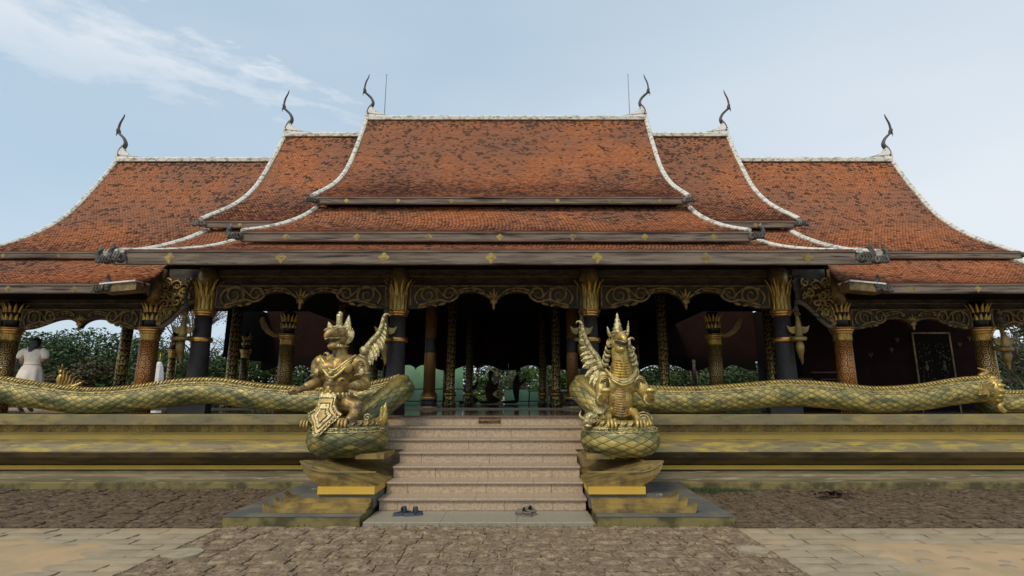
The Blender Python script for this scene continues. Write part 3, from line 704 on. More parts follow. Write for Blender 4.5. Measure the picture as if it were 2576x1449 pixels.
# ceilings, beams and the dark interior
def part(mb, name, m, **k): return mb.build(name, M[m], T, **k)
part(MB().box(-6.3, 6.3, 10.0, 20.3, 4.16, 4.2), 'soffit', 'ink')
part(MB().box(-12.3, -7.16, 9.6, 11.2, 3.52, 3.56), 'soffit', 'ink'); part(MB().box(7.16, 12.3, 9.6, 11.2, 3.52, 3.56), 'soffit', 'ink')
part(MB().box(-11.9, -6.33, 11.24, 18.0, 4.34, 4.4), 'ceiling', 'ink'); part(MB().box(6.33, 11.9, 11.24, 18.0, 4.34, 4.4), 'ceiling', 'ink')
part(MB().box(-6.4, 6.4, 10.93, 11.05, 3.78, 4.158), 'front_beam', 'wood_dark')
part(MB().box(-6.4, 6.4, 10.90, 10.928, 4.0, 4.02), 'beam_trim', 'carve')
for s_ in (-1, 1):
    a, b = sorted((s_*7.0, s_*12.4)); part(MB().box(a, b, 10.93, 11.05, 3.28, 3.515), 'front_beam', 'wood_dark')
    part(MB().box(a, b, 10.90, 10.928, 3.42, 3.435), 'beam_trim', 'carve')
    a, b = sorted((s_*6.2, s_*6.9)); part(MB().box(a, b, 10.9, 11.0, 3.98, 4.158), 'side_beam', 'wood_dark')
# ------------------------------------------------------------------ columns
def ring_mesh(r, prof, name, m):
    mb = MB().lathe([(r*a, b) for a, b in prof], 28); me = mb.build(name, M[m], None, world=False, smooth=True)
    d = me.data; bpy.data.objects.remove(me); return d
RP = [(.98,-.06),(1.15,-.055),(1.2,-.035),(1.15,-.02),(1.28,-.01),(1.36,.012),(1.28,.03),(1.40,.04),(1.5,.055),(1.46,.07),(1.0,.075)]
RP2 = [(.98,-.05),(1.2,-.045),(1.3,-.03),(1.2,-.012),(1.36,0),(1.2,.015),(1.3,.035),(1.15,.05),(.98,.052)]
ring_tall = ring_mesh(.155, RP, 'ring', 'gold_bright'); ring_mid = ring_mesh(.168, RP2, 'ring', 'gold_bright'); ring_short = ring_mesh(.165, RP, 'ring', 'gold_bright')
def petal_mesh(h, wd, curl, name='petal', m='gold'):
    mb = MB(); nz = 9; vs = []; fs = []
    for i in range(nz + 1):
        t = i / nz; ww = wd * (1 - .25*t) * (1 - max(0, (t-.45)/.55)**1.4); ww = max(ww, .002)
        y = -curl * t**2.4 * h; z = h * t
        for k, (a, d) in enumerate(((-1, 0), (-.5, -.016), (0, -.03), (.5, -.016), (1, 0))): vs.append((a*ww/2, y + d*(1-t*.7), z))
    for i in range(nz):
        for k in range(4): a = i*5+k; fs.append((a, a+1, a+6, a+5))
    n0 = len(vs)
    vs += [(x, y + .018, z) for x, y, z in vs]
    fs += [tuple(i + n0 for i in f[::-1]) for f in fs]
    for i in range(nz): fs += [(i*5, i*5+5, i*5+5+n0, i*5+n0), (i*5+4+n0, i*5+9+n0, i*5+9, i*5+4)]
    me = bpy.data.meshes.new(name); me.from_pydata(vs, [], fs); me.materials.append(M[m]); me.polygons.foreach_set('use_smooth', [True]*len(me.polygons)); me.update(); return me
pet_big = petal_mesh(.60, .105, .12); pet_mid = petal_mesh(.40, .115, .04); pet_out = petal_mesh(.34, .07, .28)
pet_s1 = petal_mesh(.20, .07, .22); pet_s2 = petal_mesh(.14, .08, .1)
def petals(parent, me, n, r, z, ph=0, tilt=0, sc=1):
    for k in range(n):
        a = 2*pi*(k+ph)/n
        if sin(a) > .35: continue                      # the back of the capital is never seen
        o = bpy.data.objects.new('petal', me); C.objects.link(o); o.parent = parent
        o.location = (r*cos(a), r*sin(a), z); o.rotation_euler = (tilt, 0, a + pi/2); o.scale = (sc, sc, sc)
def tall_column(x, lean=0):
    z0 = 1.2
    c_ = MB().lathe([(.215,0),(.20,.3),(.185,.9),(.165,1.6),(.155,2.05)], 32).build('column', M['shaft'], T, loc=(x, 10.85 - T.location.y, z0), world=False, smooth=True)
    inst(ring_tall, 'ring', c_, (0,0,2.0)); inst(ring_mid, 'ring', c_, (0,0,1.46))
    MB().lathe([(.14,2.07),(.17,2.3),(.19,2.75),(.16,2.95)], 24).build('capital_core', M['gold_old'], c_, world=False, smooth=True)
    petals(c_, pet_big, 12, .15, 2.07, 0, .05); petals(c_, pet_mid, 12, .172, 2.07, .5, .03); petals(c_, pet_out, 10, .18, 2.38, .3, .12)
    MB().box(-.09,.09,-.04,.08,2.7,2.96).build('post', M['wood_dark'], c_, world=False)
    return c_
for x in (-6.03, -2.03, 1.92, 5.88): tall_column(x)
def scroll_column(x, y, m='scroll_red', post=True, zr=2.86, r=.165, z0=1.2, cap=True, rm=None):
    h = zr - z0
    c_ = MB().lathe([(r*1.05,0),(r*1.02,h*.5),(r*.98,h-.06)], 32).build('column', M[m], T, loc=(x, y - T.location.y, z0), world=False, smooth=True)
    k = r/.165
    inst(ring_short, 'ring', c_, (0,0,h-.02), sc=(k,k,1))
    MB().lathe([(r*1.04,h-.22),(r*1.06,h-.2),(r*1.06,h-.1),(r*1.1,h-.07)], 28).build('gold_band', M['gold'], c_, world=False, smooth=True)
    if cap:
        MB().lathe([(r*.8,h+.05),(r*.92,h+.2),(r*.85,h+.32),(r*.8,h+.6)], 24).build('capital_core', M['black'], c_, world=False, smooth=True)
        petals(c_, pet_s2, 12, r*.95, h+.2, 0, .15, k); petals(c_, pet_s1, 12, r*.9, h+.36, .5, .2, k)
    if post: MB().lathe([(.15,h+.5),(.15,h+1.28)], 12).build('post', M['carve'], c_, world=False, smooth=True)
    return c_
for s_ in (-1, 1):
    scroll_column(s_*7.08, 10.85)
    scroll_column(s_*9.95, 10.85, 'scroll_shaft', False)
    scroll_column(s_*12.85, 10.85, 'scroll_shaft', False)
    scroll_column(s_*9.55, 13.5, 'leaf_shaft', False, 3.6, .13)
    scroll_column(s_*5.30, 13.2, 'scroll_shaft', False, 2.98, .17)
    # the curved pale bracket springing from the ring
    poly = [(0,0),(.16,.02),(.32,.10),(.45,.24),(.53,.42),(.50,.50),(.44,.52),(.38,.40),(.26,.22),(.12,.10),(0,.06)]
    sd2 = 1
    MB().prism([(a*sd2 if s_ > 0 else -a, b) for a, b in poly], (s_*5.30 + .14*s_*1, 13.02, 2.93), (1,0,0), (0,0,1), (0,.07,0)).build('leaf_bracket', M['plaster_clean' if 0 else 'gold_old'], T)
for x, y, m, r in ((-1.86,13.85,'dim_shaft',.15),(1.82,13.85,'dim_shaft',.15)):
    c_ = MB().lathe([(r*1.02,.40),(r,1.35),(r*.96,1.5),(r*.96,3)], 28).build('column', M['scroll_fine'], T, loc=(x, y - T.location.y, 1.2), world=False, smooth=True)
    MB().lathe([(r*.985,1.42),(r*1.0,1.43),(r*1.0,1.78),(r*.985,1.79)], 28).build('black_band', M['black'], c_, world=False, smooth=True)
    MB().lathe([(.23,0),(.25,.02),(.25,.08),(.21,.1),(.205,.22),(.225,.26),(.23,.3),(.2,.33),(.21,.38),(.165,.42),(.15,.46)], 32).build('base', M['gold_bright'], c_, world=False, smooth=True)
    MB().lathe([(.212,.1),(.214,.11),(.214,.23),(.2,.24)], 32).build('base_band', M['black'], c_, world=False, smooth=True)
    MB().box(-.27,.27,-.27,.27,-.0,.05).build('base_block', M['granite_tread'], c_, world=False)
for s_ in (-1, 1):
    for x, y, r, m in ((1.47,15,.12,'leaf_shaft'),(1.16,17,.105,'dim_shaft'),(1.3,19,.09,'dim_shaft'),(4.2,13.9,.13,'leaf_shaft'),(4.15,17,.1,'dim_shaft'),(7.0,13.9,.13,'leaf_shaft'),(7.0,17,.1,'dim_shaft')):
        if s_ > 0 and x == 7.0 and y > 16: continue
        c_ = MB().lathe([(r*1.4,0),(r*1.45,.1),(r*1.15,.14),(r*1.2,.3),(r*1.35,.36),(r*1.05,.4),(r,.45),(r*.94,3.0)], 24).build('column', M[m], T, loc=(s_*x, y - T.location.y, 1.22), world=False, smooth=True)
        MB().lathe([(r*1.4,.3),(r*1.5,.35),(r*1.4,.4)], 24).build('ring', M['gold_bright'], c_, world=False, smooth=True)
scroll_column(-8.3, 17, 'dim_shaft', False, 2.9, .12); scroll_column(-10.6, 17, 'leaf_shaft', False, 2.9, .12)
# ------------------------------------------------------------------ scalloped valances
def valance(x0, x1, y, zt, zend, zpeak, zcusp, carved=True, mt='panel'):
    cx, hw = (x0+x1)/2, (x1-x0)/2
    def low(x):
        t = abs(x - cx) / hw
        if t < .26:
            u = t/.26; return zcusp + (zpeak - zcusp) * (1 - (1-u)**2.0) ** .62
        u = (t - .26)/.74; return zpeak + (zend - zpeak) * (0.5 - .5*cos(pi*min(1, u*1.12))) 
    n = 80; xs = [x0 + (x1-x0)*i/n for i in range(n+1)]
    vs = []; fs = []
    for yy in (y, y+.09):
        for x in xs: vs += [(x, yy, zt), (x, yy, low(x))]
    m_ = 2*(n+1)
    for i in range(n):
        a = 2*i; fs += [(a, a+1, a+3, a+2), (a+m_, a+2+m_, a+3+m_, a+1+m_), (a+1, a+1+m_, a+3+m_, a+3), (a, a+2, a+2+m_, a+m_)]
    v = MB().add(vs, fs).build('valance', M[mt], T, loc=(cx, y - T.location.y, zt))
    if not carved: return v
    mb = MB(); mb.tube([(x, y-.008, low(x)+.035) for x in xs], .028, 6, (1,.6)); mb.build('valance_rim', M['panel'] if 0 else M['carve'], v, smooth=True).data.materials[0] = M['gold_old_dim']
    H = zt - zend; sc = hw / 1.8
    for s_ in (-1, 1):
        def P(pts, n_=24): return spline([(cx + s_*a*sc, y-.02, zt - H*b) for a, b in pts], n_)
        def spiral(ca, cb_, r0, r1, a0, a1, k=30):
            return [(cx + s_*(ca + (r0+(r1-r0)*i/k)*cos(a0+(a1-a0)*i/k))*sc, y-.02, zt - H*(cb_ - (r0+(r1-r0)*i/k)*sin(a0+(a1-a0)*i/k)*2.1*sc/sc*.5/.25*.5)) for i in range(k+1)]
        mb = MB()
        q = sc
        mb.tube(spiral(1.38,.42,.21,.03,pi*1.2,-pi*1.9), [.03*q*(1-.5*i/30) for i in range(31)], 6, (1.1,.7))
        mb.tube(spiral(.93,.40,.03,.15,-pi*1.6,pi*.9), [.024*q*(.5+.5*i/30) for i in range(31)], 6, (1.1,.7))
        mb.tube(P([(1.58,.86),(1.35,.72),(1.15,.62),(.95,.70),(.80,.56),(.76,.38),(.86,.26)]), .027*q, 6, (1.1,.7))
        mb.tube(P([(1.60,.80),(1.66,.5),(1.56,.2),(1.36,.12),(1.16,.26),(1.02,.5)]), .024*q, 6, (1.1,.7))
        mb.build('scroll', M['gold_old'] if 0 else M['carve'], v, smooth=True)
        mb = MB()
        mb.tube(P([(.76,.24),(.62,.16),(.48,.13),(.34,.16),(.26,.24),(.2,.32),(.26,.36),(.3,.3)]), .022*q, 6, (1.1,.7))
        for a, b, rx, rz, ro in ((.68,.30,.07,.03,.5),(.54,.24,.07,.026,.3),(.42,.22,.06,.024,.1),(1.2,.16,.07,.03,-.7),(1.08,.80,.09,.035,.3),(1.24,.86,.07,.03,-.2),(1.5,.92,.11,.035,.1),(1.52,.15,.06,.035,-.6),(.98,.14,.07,.025,.5)):
            MB().ell((cx + s_*a*sc, y-.018, zt - H*b), (rx*q, .022, rz*q), 8, 5, Euler((0, s_*ro, 0))).build('carved_leaf', M['carve'], v, smooth=True)
        mb.build('leaf_scroll', M['carve'], v, smooth=True)
    # lotus pendant
    mb = MB(); zc = zcusp
    for dx, dz, rx, rz, ro in ((0,.30,.035,.12,0),(-.06,.27,.03,.1,-.45),(.06,.27,.03,.1,.45),(-.12,.24,.025,.09,-.9),(.12,.24,.025,.09,.9),(0,.12,.05,.09,0),(0,.02,.03,.08,0),(-.05,.13,.02,.06,.3),(.05,.13,.02,.06,-.3)):
        mb.ell((cx + dx*sc, y-.03, zc + dz*min(1, sc+.05)), (rx*sc, .03, rz*sc), 8, 6, Euler((0, ro, 0)))
    mb.ell((cx, y-.05, zc+.2*sc), (.03*sc,.03,.03*sc), 8, 6)
    mb.build('lotus_pendant', M['gold_old'], v, smooth=True)
    part(MB().box(x0+.04, x1-.04, y-.012, y-.001, zt-.035, zt-.012).box(x0+.03, x0+.055, y-.012, y-.001, zend+.03, zt-.036).box(x1-.055, x1-.03, y-.012, y-.001, zend+.03, zt-.036), 'valance_trim', 'carve')
    return v
for a, b in ((-5.83,-2.25),(-1.82,1.71),(2.13,5.67)): valance(a, b, 10.80, 3.80, 3.30, 3.64, 3.33)
for s_ in (-1, 1):
    a, b = sorted((s_*7.25, s_*9.77)); valance(a, b, 10.80, 3.30, 2.87, 3.08, 2.89)
    a, b = sorted((s_*10.13, s_*12.7)); valance(a, b, 10.80, 3.30, 2.87, 3.08, 2.89)
# carved wing panels between the tall and the short columns
for s_ in (-1, 1):
    out_ = [(6.20,3.97),(6.92,3.97),(7.0,3.4),(7.03,2.90),(6.9,2.93),(6.72,3.05),(6.55,3.25),(6.38,3.4),(6.22,3.48)]
    w_ = MB().prism([(s_*a, b) for a, b in out_], (0,10.82,0), (1,0,0), (0,0,1), (0,.08,0)).build('wing_panel', M['panel'], T)
    mb = MB(); mb.tube(spline([(s_*a, 10.8, b) for a, b in ((7.05,2.9),(6.88,2.91),(6.70,3.02),(6.52,3.22),(6.36,3.38),(6.2,3.46))], 24), .045, 8, (1,.7)); mb.build('panel_rim', M['wood'], w_, smooth=True)
    mb = MB(); rr = random.Random(3)
    def spi(cx_, cz_, r0, a0, turns, th):
        k = 22; mb.tube([(s_*(cx_ + (r0*(1-i/k)+.012)*cos(a0+turns*2*pi*i/k)), 10.79, cz_ + (r0*(1-i/k)+.012)*sin(a0+turns*2*pi*i/k)) for i in range(k+1)], [th*(1-.5*i/k) for i in range(k+1)], 6, (1.2,.8))
    for cx_, cz_, r0, a0, tn, th in ((6.62,3.78,.11,0,1.3,.03),(6.82,3.84,.08,1,1.2,.024),(6.48,3.62,.09,2,-1.3,.026),(6.74,3.60,.10,3,1.3,.028),(6.60,3.44,.08,1,-1.2,.024),(6.84,3.40,.09,0,1.3,.026),(6.76,3.22,.07,2,-1.2,.022),(6.92,3.20,.06,0,1.1,.02),(6.40,3.85,.08,2,1.2,.024),(6.90,3.03,.06,4,1.2,.02),(6.90,3.6,.05,4,1.2,.02),(6.36,3.58,.05,4,1.2,.02)):
        spi(cx_, cz_, r0, a0, tn, th)
    for i in range(110):
        t = rr.random(); cz_ = 2.98 + t*.95; lo_ = 6.25 + max(0, (3.5 - cz_))*1.15; cx_ = rr.uniform(lo_ + .06, 6.92)
        mb.ell((s_*cx_, 10.80, cz_), (.045,.03,.016), 7, 4, Euler((0, rr.uniform(0, pi), 0)))
    mb.build('scrollwork', M['panel_gold'], w_, smooth=True)
# naga-shaped tree brackets hanging on the columns
def bracket(x, z, k=1., s_=0, y=10.58, top=.75):
    b = MB()
    b.tube(spline([(x-s_*.0, y+.05, z+top+.45), (x+s_*.03, y-.03, z+top+.1), (x, y, z+.65), (x, y, z+.52)], 16), [.03]*6 + [.04]*6 + [.05]*5, 8)
    root = b.build('column_bracket', M['carve'] if 0 else M['wood_dark'], T, loc=(x, y - T.location.y, z), smooth=True)
    m_ = 'gold_old'
    mb = MB(); mb.ell((x, y-.02, z+.50*k), (.05,.07,.045), 10, 7).tube([(x,y-.08,z+.5*k),(x,y-.14,z+.46*k)], [.03,.01], 6).tube([(x-.04,y,z+.53*k),(x-.06,y,z+.6*k)], [.015,.004], 5).tube([(x+.04,y,z+.53*k),(x+.06,y,z+.6*k)], [.015,.004], 5)
    mb.build('head', M[m_], root, smooth=True)
    mb = MB().tube(spline([(x,y,z+.50*k),(x,y-.02,z+.36*k),(x,y-.03,z+.2*k),(x,y-.01,z+.05*k),(x,y,z-.05*k)], 16), [.035,.035,.038,.04,.045,.05,.055,.06,.065,.07,.075,.075,.07,.06,.055,.05,.05], 10)
    for q in range(7): mb.tube([(x-.05, y-.04, z+(.40-.045*q)*k), (x, y-.075, z+(.39-.045*q)*k), (x+.05, y-.04, z+(.40-.045*q)*k)], .008, 5)
    mb.build('torso', M[m_], root, smooth=True)
    for q in (-1, 1):
        MB().prism([(0,0),(q*.08,-.04),(q*.15,.0),(q*.20,.13),(q*.13,.09),(q*.06,.1),(0,.12)], (x+q*.03, y-.02, z+.14*k), (1,0,0), (0,0,1), (0,.035,0)).build('wing', M[m_], root)
    mb = MB().tube(spline([(x-.13,y+.12,z+.03),(x-.115,y-.05,z),(x,y-.11,z-.005),(x+.115,y-.05,z),(x+.13,y+.12,z+.03)], 16), .036, 8, (1.2,.6)); mb.build('clamp_ring', M['gold_old'], root, smooth=True)
    mb = MB().tube(spline([(x,y,z-.05),(x-.01,y-.03,z-.16*k),(x,y-.01,z-.3*k),(x+.02,y,z-.42*k),(x+.02,y,z-.52*k)], 14), [.05,.065,.075,.08,.08,.075,.065,.055,.045,.04,.035,.03,.022,.014,.005], 10)
    mb.tube([(x-.03,y-.03,z-.38*k),(x-.06,y-.05,z-.36*k)], [.02,.004], 5); mb.build('tail', M[m_], root, smooth=True)
    return root
bracket(-2.2, 2.64); bracket(1.72, 2.64); bracket(-6.24, 2.66, s_=-1); bracket(6.05, 2.66, s_=1)
for s_ in (-1, 1): bracket(s_*10.12, 2.45, .8, top=.35)
# ------------------------------------------------------------------ rear walls
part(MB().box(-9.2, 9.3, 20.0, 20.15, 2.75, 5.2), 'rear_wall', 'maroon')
def rear_val(a, b): valance(a, b, 19.9, 2.95, 2.42, 2.62, 2.45, False, 'ink')
for a in (-9.2,-6.9,-4.6,-2.3,0,2.3,4.6,6.9): rear_val(a+.003, a+2.297)
for a in (-6.9,-4.6,-2.3,0,2.3,4.6,6.9):
    if a in (0,): continue
    MB().lathe([(.13,0),(.12,1.6)], 14).build('rear_column', M['dim_shaft'], T, loc=(a, 5.5, 1.22), world=False, smooth=True)
for a, b in ((-7,-.05),(.0,7)): part(MB().box(a, b, 19.95, 20.02, 1.72, 1.76).box(a, b, 19.95, 20.02, 1.28, 1.32), 'rear_rail', 'black')
# side walls that keep the hall dark, and the wall with the door on the right
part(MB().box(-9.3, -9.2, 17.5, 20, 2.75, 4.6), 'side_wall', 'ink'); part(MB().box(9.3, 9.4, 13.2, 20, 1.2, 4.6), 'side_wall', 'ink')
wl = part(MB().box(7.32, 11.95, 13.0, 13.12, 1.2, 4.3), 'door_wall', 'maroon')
mb = MB(); mb.box(10.06,10.1,12.96,12.998,1.2,3.02).box(10.96,11.0,12.96,12.998,1.2,3.02).box(10.06,11.0,12.96,12.998,3.021,3.06); df = mb.build('door_frame', M['carve'], wl)
for q in (0, 1):
    lf = MB().box(10.11+q*.43, 10.53+q*.43, 12.97, 12.996, 1.21, 3.01).build('door_leaf', M['ink'], wl)
    mb = MB(); rr = random.Random(q)
mb = MB()
for q in (0, 1):
    for i in range(70):
        x = 10.15 + q*.43 + rr.random()*.33; z = 1.3 + rr.random()**1.5*1.5
        mb.ell((x, 12.965, z), (.03,.012,.012), 6, 4, Euler((0, rr.uniform(0,pi), 0)))
    for z in (1.65, 2.2): mb.ell((10.31+q*.43, 12.96, z), (.05,.02,.09), 8, 6).ell((10.31+q*.43, 12.955, z+.12), (.03,.02,.035), 8, 6)
mb.build('door_carving', M['gold_old_dim'], wl, smooth=True, kind='stuff')
for i, (x, z) in enumerate(((9.69,2.87),(10.42-.9,2.62),(9.0,2.5),(11.2,2.75),(11.46,2.91),(11.7,2.62),(8.4,2.75))):
    mb = MB(); y = 12.97
    mb.tube([(x,y,z-.06),(x,y,z+.06)], .006, 5)
    for s_ in (-1,1): mb.tube([(x,y,z-.01),(x+s_*.035,y,z),(x+s_*.045,y,z+.05)], .006, 5)
    mb.build('wall_ornament', M['carve'], wl)
# stepped maroon parapet inside, right
mb = MB(); mb.box(6.4,7.25,12.4,12.5,1.2,1.98).box(7.26,8.2,12.4,12.5,1.2,2.10)
sp_ = mb.build('stepped_parapet', M['maroon'], T)
MB().box(6.38,7.22,12.37,12.399,1.9,1.93).box(7.2,8.2,12.37,12.399,2.05,2.08).box(6.6,7.4,12.37,12.399,1.78,1.8).box(7.4,8.2,12.37,12.399,1.9,1.92).build('parapet_line', mat('dull pink paint', (.14,.06,.06), .8, bump=0), sp_)
# lightning rods stand on the ridge
for x, lb in ((-3.58, 'thin lightning rod beside the left finial of the top ridge'), (3.72, 'thin lightning rod beside the right finial of the top ridge')):
    o = MB().tube([(x,14.5,9.64),(x,14.5,11.05)], [.012,.009], 6).tube([(x-.03,14.5,11.04),(x+.03,14.5,11.04)], .006, 4).build('lightning_rod', M['steel'], None, loc=(x,14.5,9.64)); tag(o, lb, 'lightning rod', 'lightning rods on the ridge')
# ================================================================== NAGAS
GREEN1, GREEN2, GOLDC = Vector((.08,.095,.04)), Vector((.20,.20,.08)), Vector((.60,.47,.14))
def naga_body(path, rad, name, parent, per=.20, rows=26, closed=False, na=84, step=.022, gold=.5, up=Vector((0,0,1)), relief=.010, gseed=0, dark=0):
    """snake body with a raised diamond lattice of overlapping scales; returns centre line frames for the crest.
    The attribute Q carries the lattice coordinates for the painted outlines and ticks."""
    P = [Vector(p) for p in path]; m = len(P)
    acc = [0]
    for a, b in zip(P[:-1], P[1:]): acc.append(acc[-1] + (b-a).length)
    Ltot = acc[-1]; n = max(8, int(Ltot/step)); fr = []
    k = 0
    for i in range(n + 1):
        s_ = Ltot * i / n
        while k < m - 2 and acc[k+1] < s_: k += 1
        t = (s_ - acc[k]) / (acc[k+1] - acc[k]) if acc[k+1] > acc[k] else 0
        fr.append((P[k].lerp(P[k+1], t), s_))
    vs = []; fs = []; cols = []; frames = []; Q = []
    Np = round(Ltot / per) if closed else Ltot / per
    w = na + 1
    for i, (p, s_) in enumerate(fr):
        a = fr[i-1][0] if i > 0 else (fr[-2][0] if closed else fr[0][0]); b = fr[i+1][0] if i < n else (fr[1][0] if closed else fr[-1][0])
        t = (b - a).normalized(); side = t.cross(up).normalized(); u2 = side.cross(t).normalized()
        r = rad(s_/Ltot) if callable(rad) else rad
        frames.append((p, t, side, u2, r, s_))
        for j in range(w):
            th = 2*pi*j/na
            q1 = s_/Ltot*Np + rows*th/(2*pi)*.5; q2 = s_/Ltot*Np - rows*th/(2*pi)*.5
            f1, f2 = q1 % 1, q2 % 1
            e = min(f1, 1-f1, f2, 1-f2)
            h = min(1, e/.13); h = h*h*(3-2*h)
            tip = (f1 + f2)/2
            d = relief * (h * (.45 + .75*tip))
            nrm = side*sin(th) + u2*cos(th)
            vs.append(p + nrm * (r + d)); Q.append((q1, q2, th))
            g_ = fbm((p.x*3.1 + gseed, p.y*3.1, th*2.0), 4) - .12
            w_ = min(1, max(0, gold - (.22 if abs(p.x) < 2.7 and not closed else 0) + g_*1.25 + max(0, cos(th))*.2 + (tip-.5)*.7))  # less gold near the stairs: the shade there is painted into the scales
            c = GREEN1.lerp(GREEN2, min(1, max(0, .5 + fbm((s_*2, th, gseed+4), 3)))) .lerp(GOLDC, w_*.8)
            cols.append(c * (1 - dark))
    for i in range(n):
        for j in range(na): fs.append((i*w+j, i*w+j+1, (i+1)*w+j+1, (i+1)*w+j))
    if not closed:
        for base, sgn in ((0, -1), (n*w, 1)):
            c0 = len(vs); p, t, sd_, u2, r, s_ = frames[0 if sgn < 0 else -1]
            vs.append(p + t*sgn*r*.55); cols.append(GREEN1); Q.append((.5, .5, 0))
            for j in range(na): fs.append((c0, base+j+1, base+j) if sgn < 0 else (c0, base+j, base+j+1))
    o = MB().add(vs, fs).build(name, M['naga'], parent, smooth=True, cols=cols)
    at = o.data.attributes.new('Q', 'FLOAT_VECTOR', 'POINT'); at.data.foreach_set('vector', [x for q in Q for x in q])
    return frames
def naga_paint():
    """dark outline of every scale and three ticks at its tip, painted sharp from the lattice coordinates"""
    m = M['naga']; t = m.node_tree; n = t.nodes; l = t.links; b = n['Principled BSDF']
    old = b.inputs['Base Color'].links[0].from_socket
    at = n.new('ShaderNodeAttribute'); at.attribute_name = 'Q'; sp = n.new('ShaderNodeSeparateXYZ'); l.new(at.outputs['Vector'], sp.inputs[0])
    def mt(op, a, c=None, cl=False):
        x = n.new('ShaderNodeMath'); x.operation = op; x.use_clamp = cl
        for i, y in enumerate((a, c)):
            if y is None: continue
            if isinstance(y, (int, float)): x.inputs[i].default_value = y
            else: l.new(y, x.inputs[i])
        return x.outputs[0]
    f1, f2 = mt('FRACT', sp.outputs[0]), mt('FRACT', sp.outputs[1])
    e = mt('MINIMUM', mt('MINIMUM', f1, mt('SUBTRACT', 1, f1)), mt('MINIMUM', f2, mt('SUBTRACT', 1, f2)))
    line = mt('SUBTRACT', 1, mt('MULTIPLY', mt('SUBTRACT', e, .03), 22), True)
    al = mt('ADD', f1, f2); ac = mt('SUBTRACT', f1, f2)
    tick = mt('MULTIPLY', mt('MULTIPLY', mt('GREATER_THAN', al, 1.34), mt('LESS_THAN', al, 1.72)), mt('GREATER_THAN', mt('SINE', mt('MULTIPLY', mt('ABSOLUTE', ac), 48)), .25))
    tick = mt('MULTIPLY', tick, mt('LESS_THAN', mt('ABSOLUTE', ac), mt('SUBTRACT', 1.9, al)))
    tick = mt('MULTIPLY', tick, mt('LESS_THAN', mt('ABSOLUTE', ac), .26))
    fac = mt('MAXIMUM', mt('MULTIPLY', line, .85), mt('MULTIPLY', tick, .8))
    mx = n.new('ShaderNodeMix'); mx.data_type = 'RGBA'; l.new(fac, mx.inputs[0]); l.new(old, mx.inputs[6]); mx.inputs[7].default_value = (.022,.021,.012,1)
    l.new(mx.outputs[2], b.inputs['Base Color'])
naga_paint()
def crest(frames, parent, side=1, sc=1., both=False, m='gold_statue2', skip=(0,1)):
    """gold band, bead strings and the flame comb along the back"""
    nF = len(frames); fr = frames[int(nF*skip[0]):max(2, int(nF*skip[1]))]
    for sd_ in ((1,-1) if both else (side,)):
        for ang, rr_, wd in ((.42, .022, 1), (.78, .016, 1), (1.02, .012, 1)):
            mb = MB(); mb.tube([p + (s*sin(ang)*sd_ + u*cos(ang))*(r+.008*sc) for p,t,s,u,r,_ in fr[::3]], rr_*sc, 6); mb.build('back_band', M['silver_gold'], parent, smooth=True)
        # groups of white beads and long lozenges
        mb = MB(); mg = MB(); nxt = 0; k = 0
        for p,t,s,u,r,d in fr:
            if d < nxt: continue
            q = p + (s*sin(.90)*sd_ + u*cos(.90))*(r+.012*sc)
            if k % 6 < 3: mb.ell(q, (.014*sc,)*3, 6, 4)
            elif k % 6 == 4: mg.tube([q - t*.05*sc, q - t*.03*sc, q + t*.03*sc, q + t*.05*sc], [.002,.009*sc,.009*sc,.002], 5)
            nxt = d + .032*sc*(2.0 if k % 6 >= 3 else 1); k += 1
        mb.build('bead_string', M['silver_gold'], parent, smooth=True, kind='stuff')
        mg.build('bead_lozenges', M['silver_gold'], parent, smooth=True, kind='stuff')
    mb = MB(); md = MB(); nxt = 0
    vs = []; fs = []; prof = ((-.60,-.25),(-.62,.28),(-.48,.46),(0,.52),(.48,.46),(.62,.28),(.60,-.25))
    sub = fr[::2]
    for p,t,s,u,r,d in sub:
        for a, b in prof: vs.append(p + s*a*.17*sc + u*(r*.86 + b*.14*sc))
    kk = len(prof)
    for i in range(len(sub)-1):
        for q in range(kk-1): fs.append((i*kk+q, i*kk+q+1, (i+1)*kk+q+1, (i+1)*kk+q))
    MB().add(vs, fs).build('crest_base', M[m], parent, smooth=True)
    for p,t,s,u,r,d in fr:
        if d < nxt: continue
        for sd_ in ((1,-1) if both else (side,)):
            b0 = p + s*sd_*.108*sc + u*(r*.86+.0*sc)
            mb.tube([b0 - t*.012*sc, b0 + u*.022*sc + t*.0*sc, b0 + u*.042*sc + t*.022*sc, b0 + u*.064*sc + t*.018*sc - s*sd_*.02*sc, b0 + u*.082*sc + t*.045*sc - s*sd_*.035*sc], [.012*sc,.017*sc,.015*sc,.012*sc,.003], 6)
            md.tube([b0 + t*.018*sc, b0 + t*.03*sc + u*.03*sc + s*sd_*.003, b0 + t*.05*sc + u*.04*sc - s*sd_*.002, b0 + t*.045*sc + u*.06*sc - s*sd_*.02*sc], .007*sc, 4)
        nxt = d + .055*sc
    mb.build('crest_flames', M[m], parent, smooth=True, kind='stuff')
    md.build('crest_grooves', M['dark_wash'], parent, kind='stuff')
def naga(name, pts, label, rad, side, per=.20, n=120, gold=.5, gseed=0, dark=0):
    sp_ = spline(pts, n)
    th = thing(name, label, 'naga', (pts[0][0], pts[0][1], 1.22), 'naga balustrades on the podium')
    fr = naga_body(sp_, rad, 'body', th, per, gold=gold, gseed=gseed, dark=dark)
    crest(fr, th, side); return th, fr
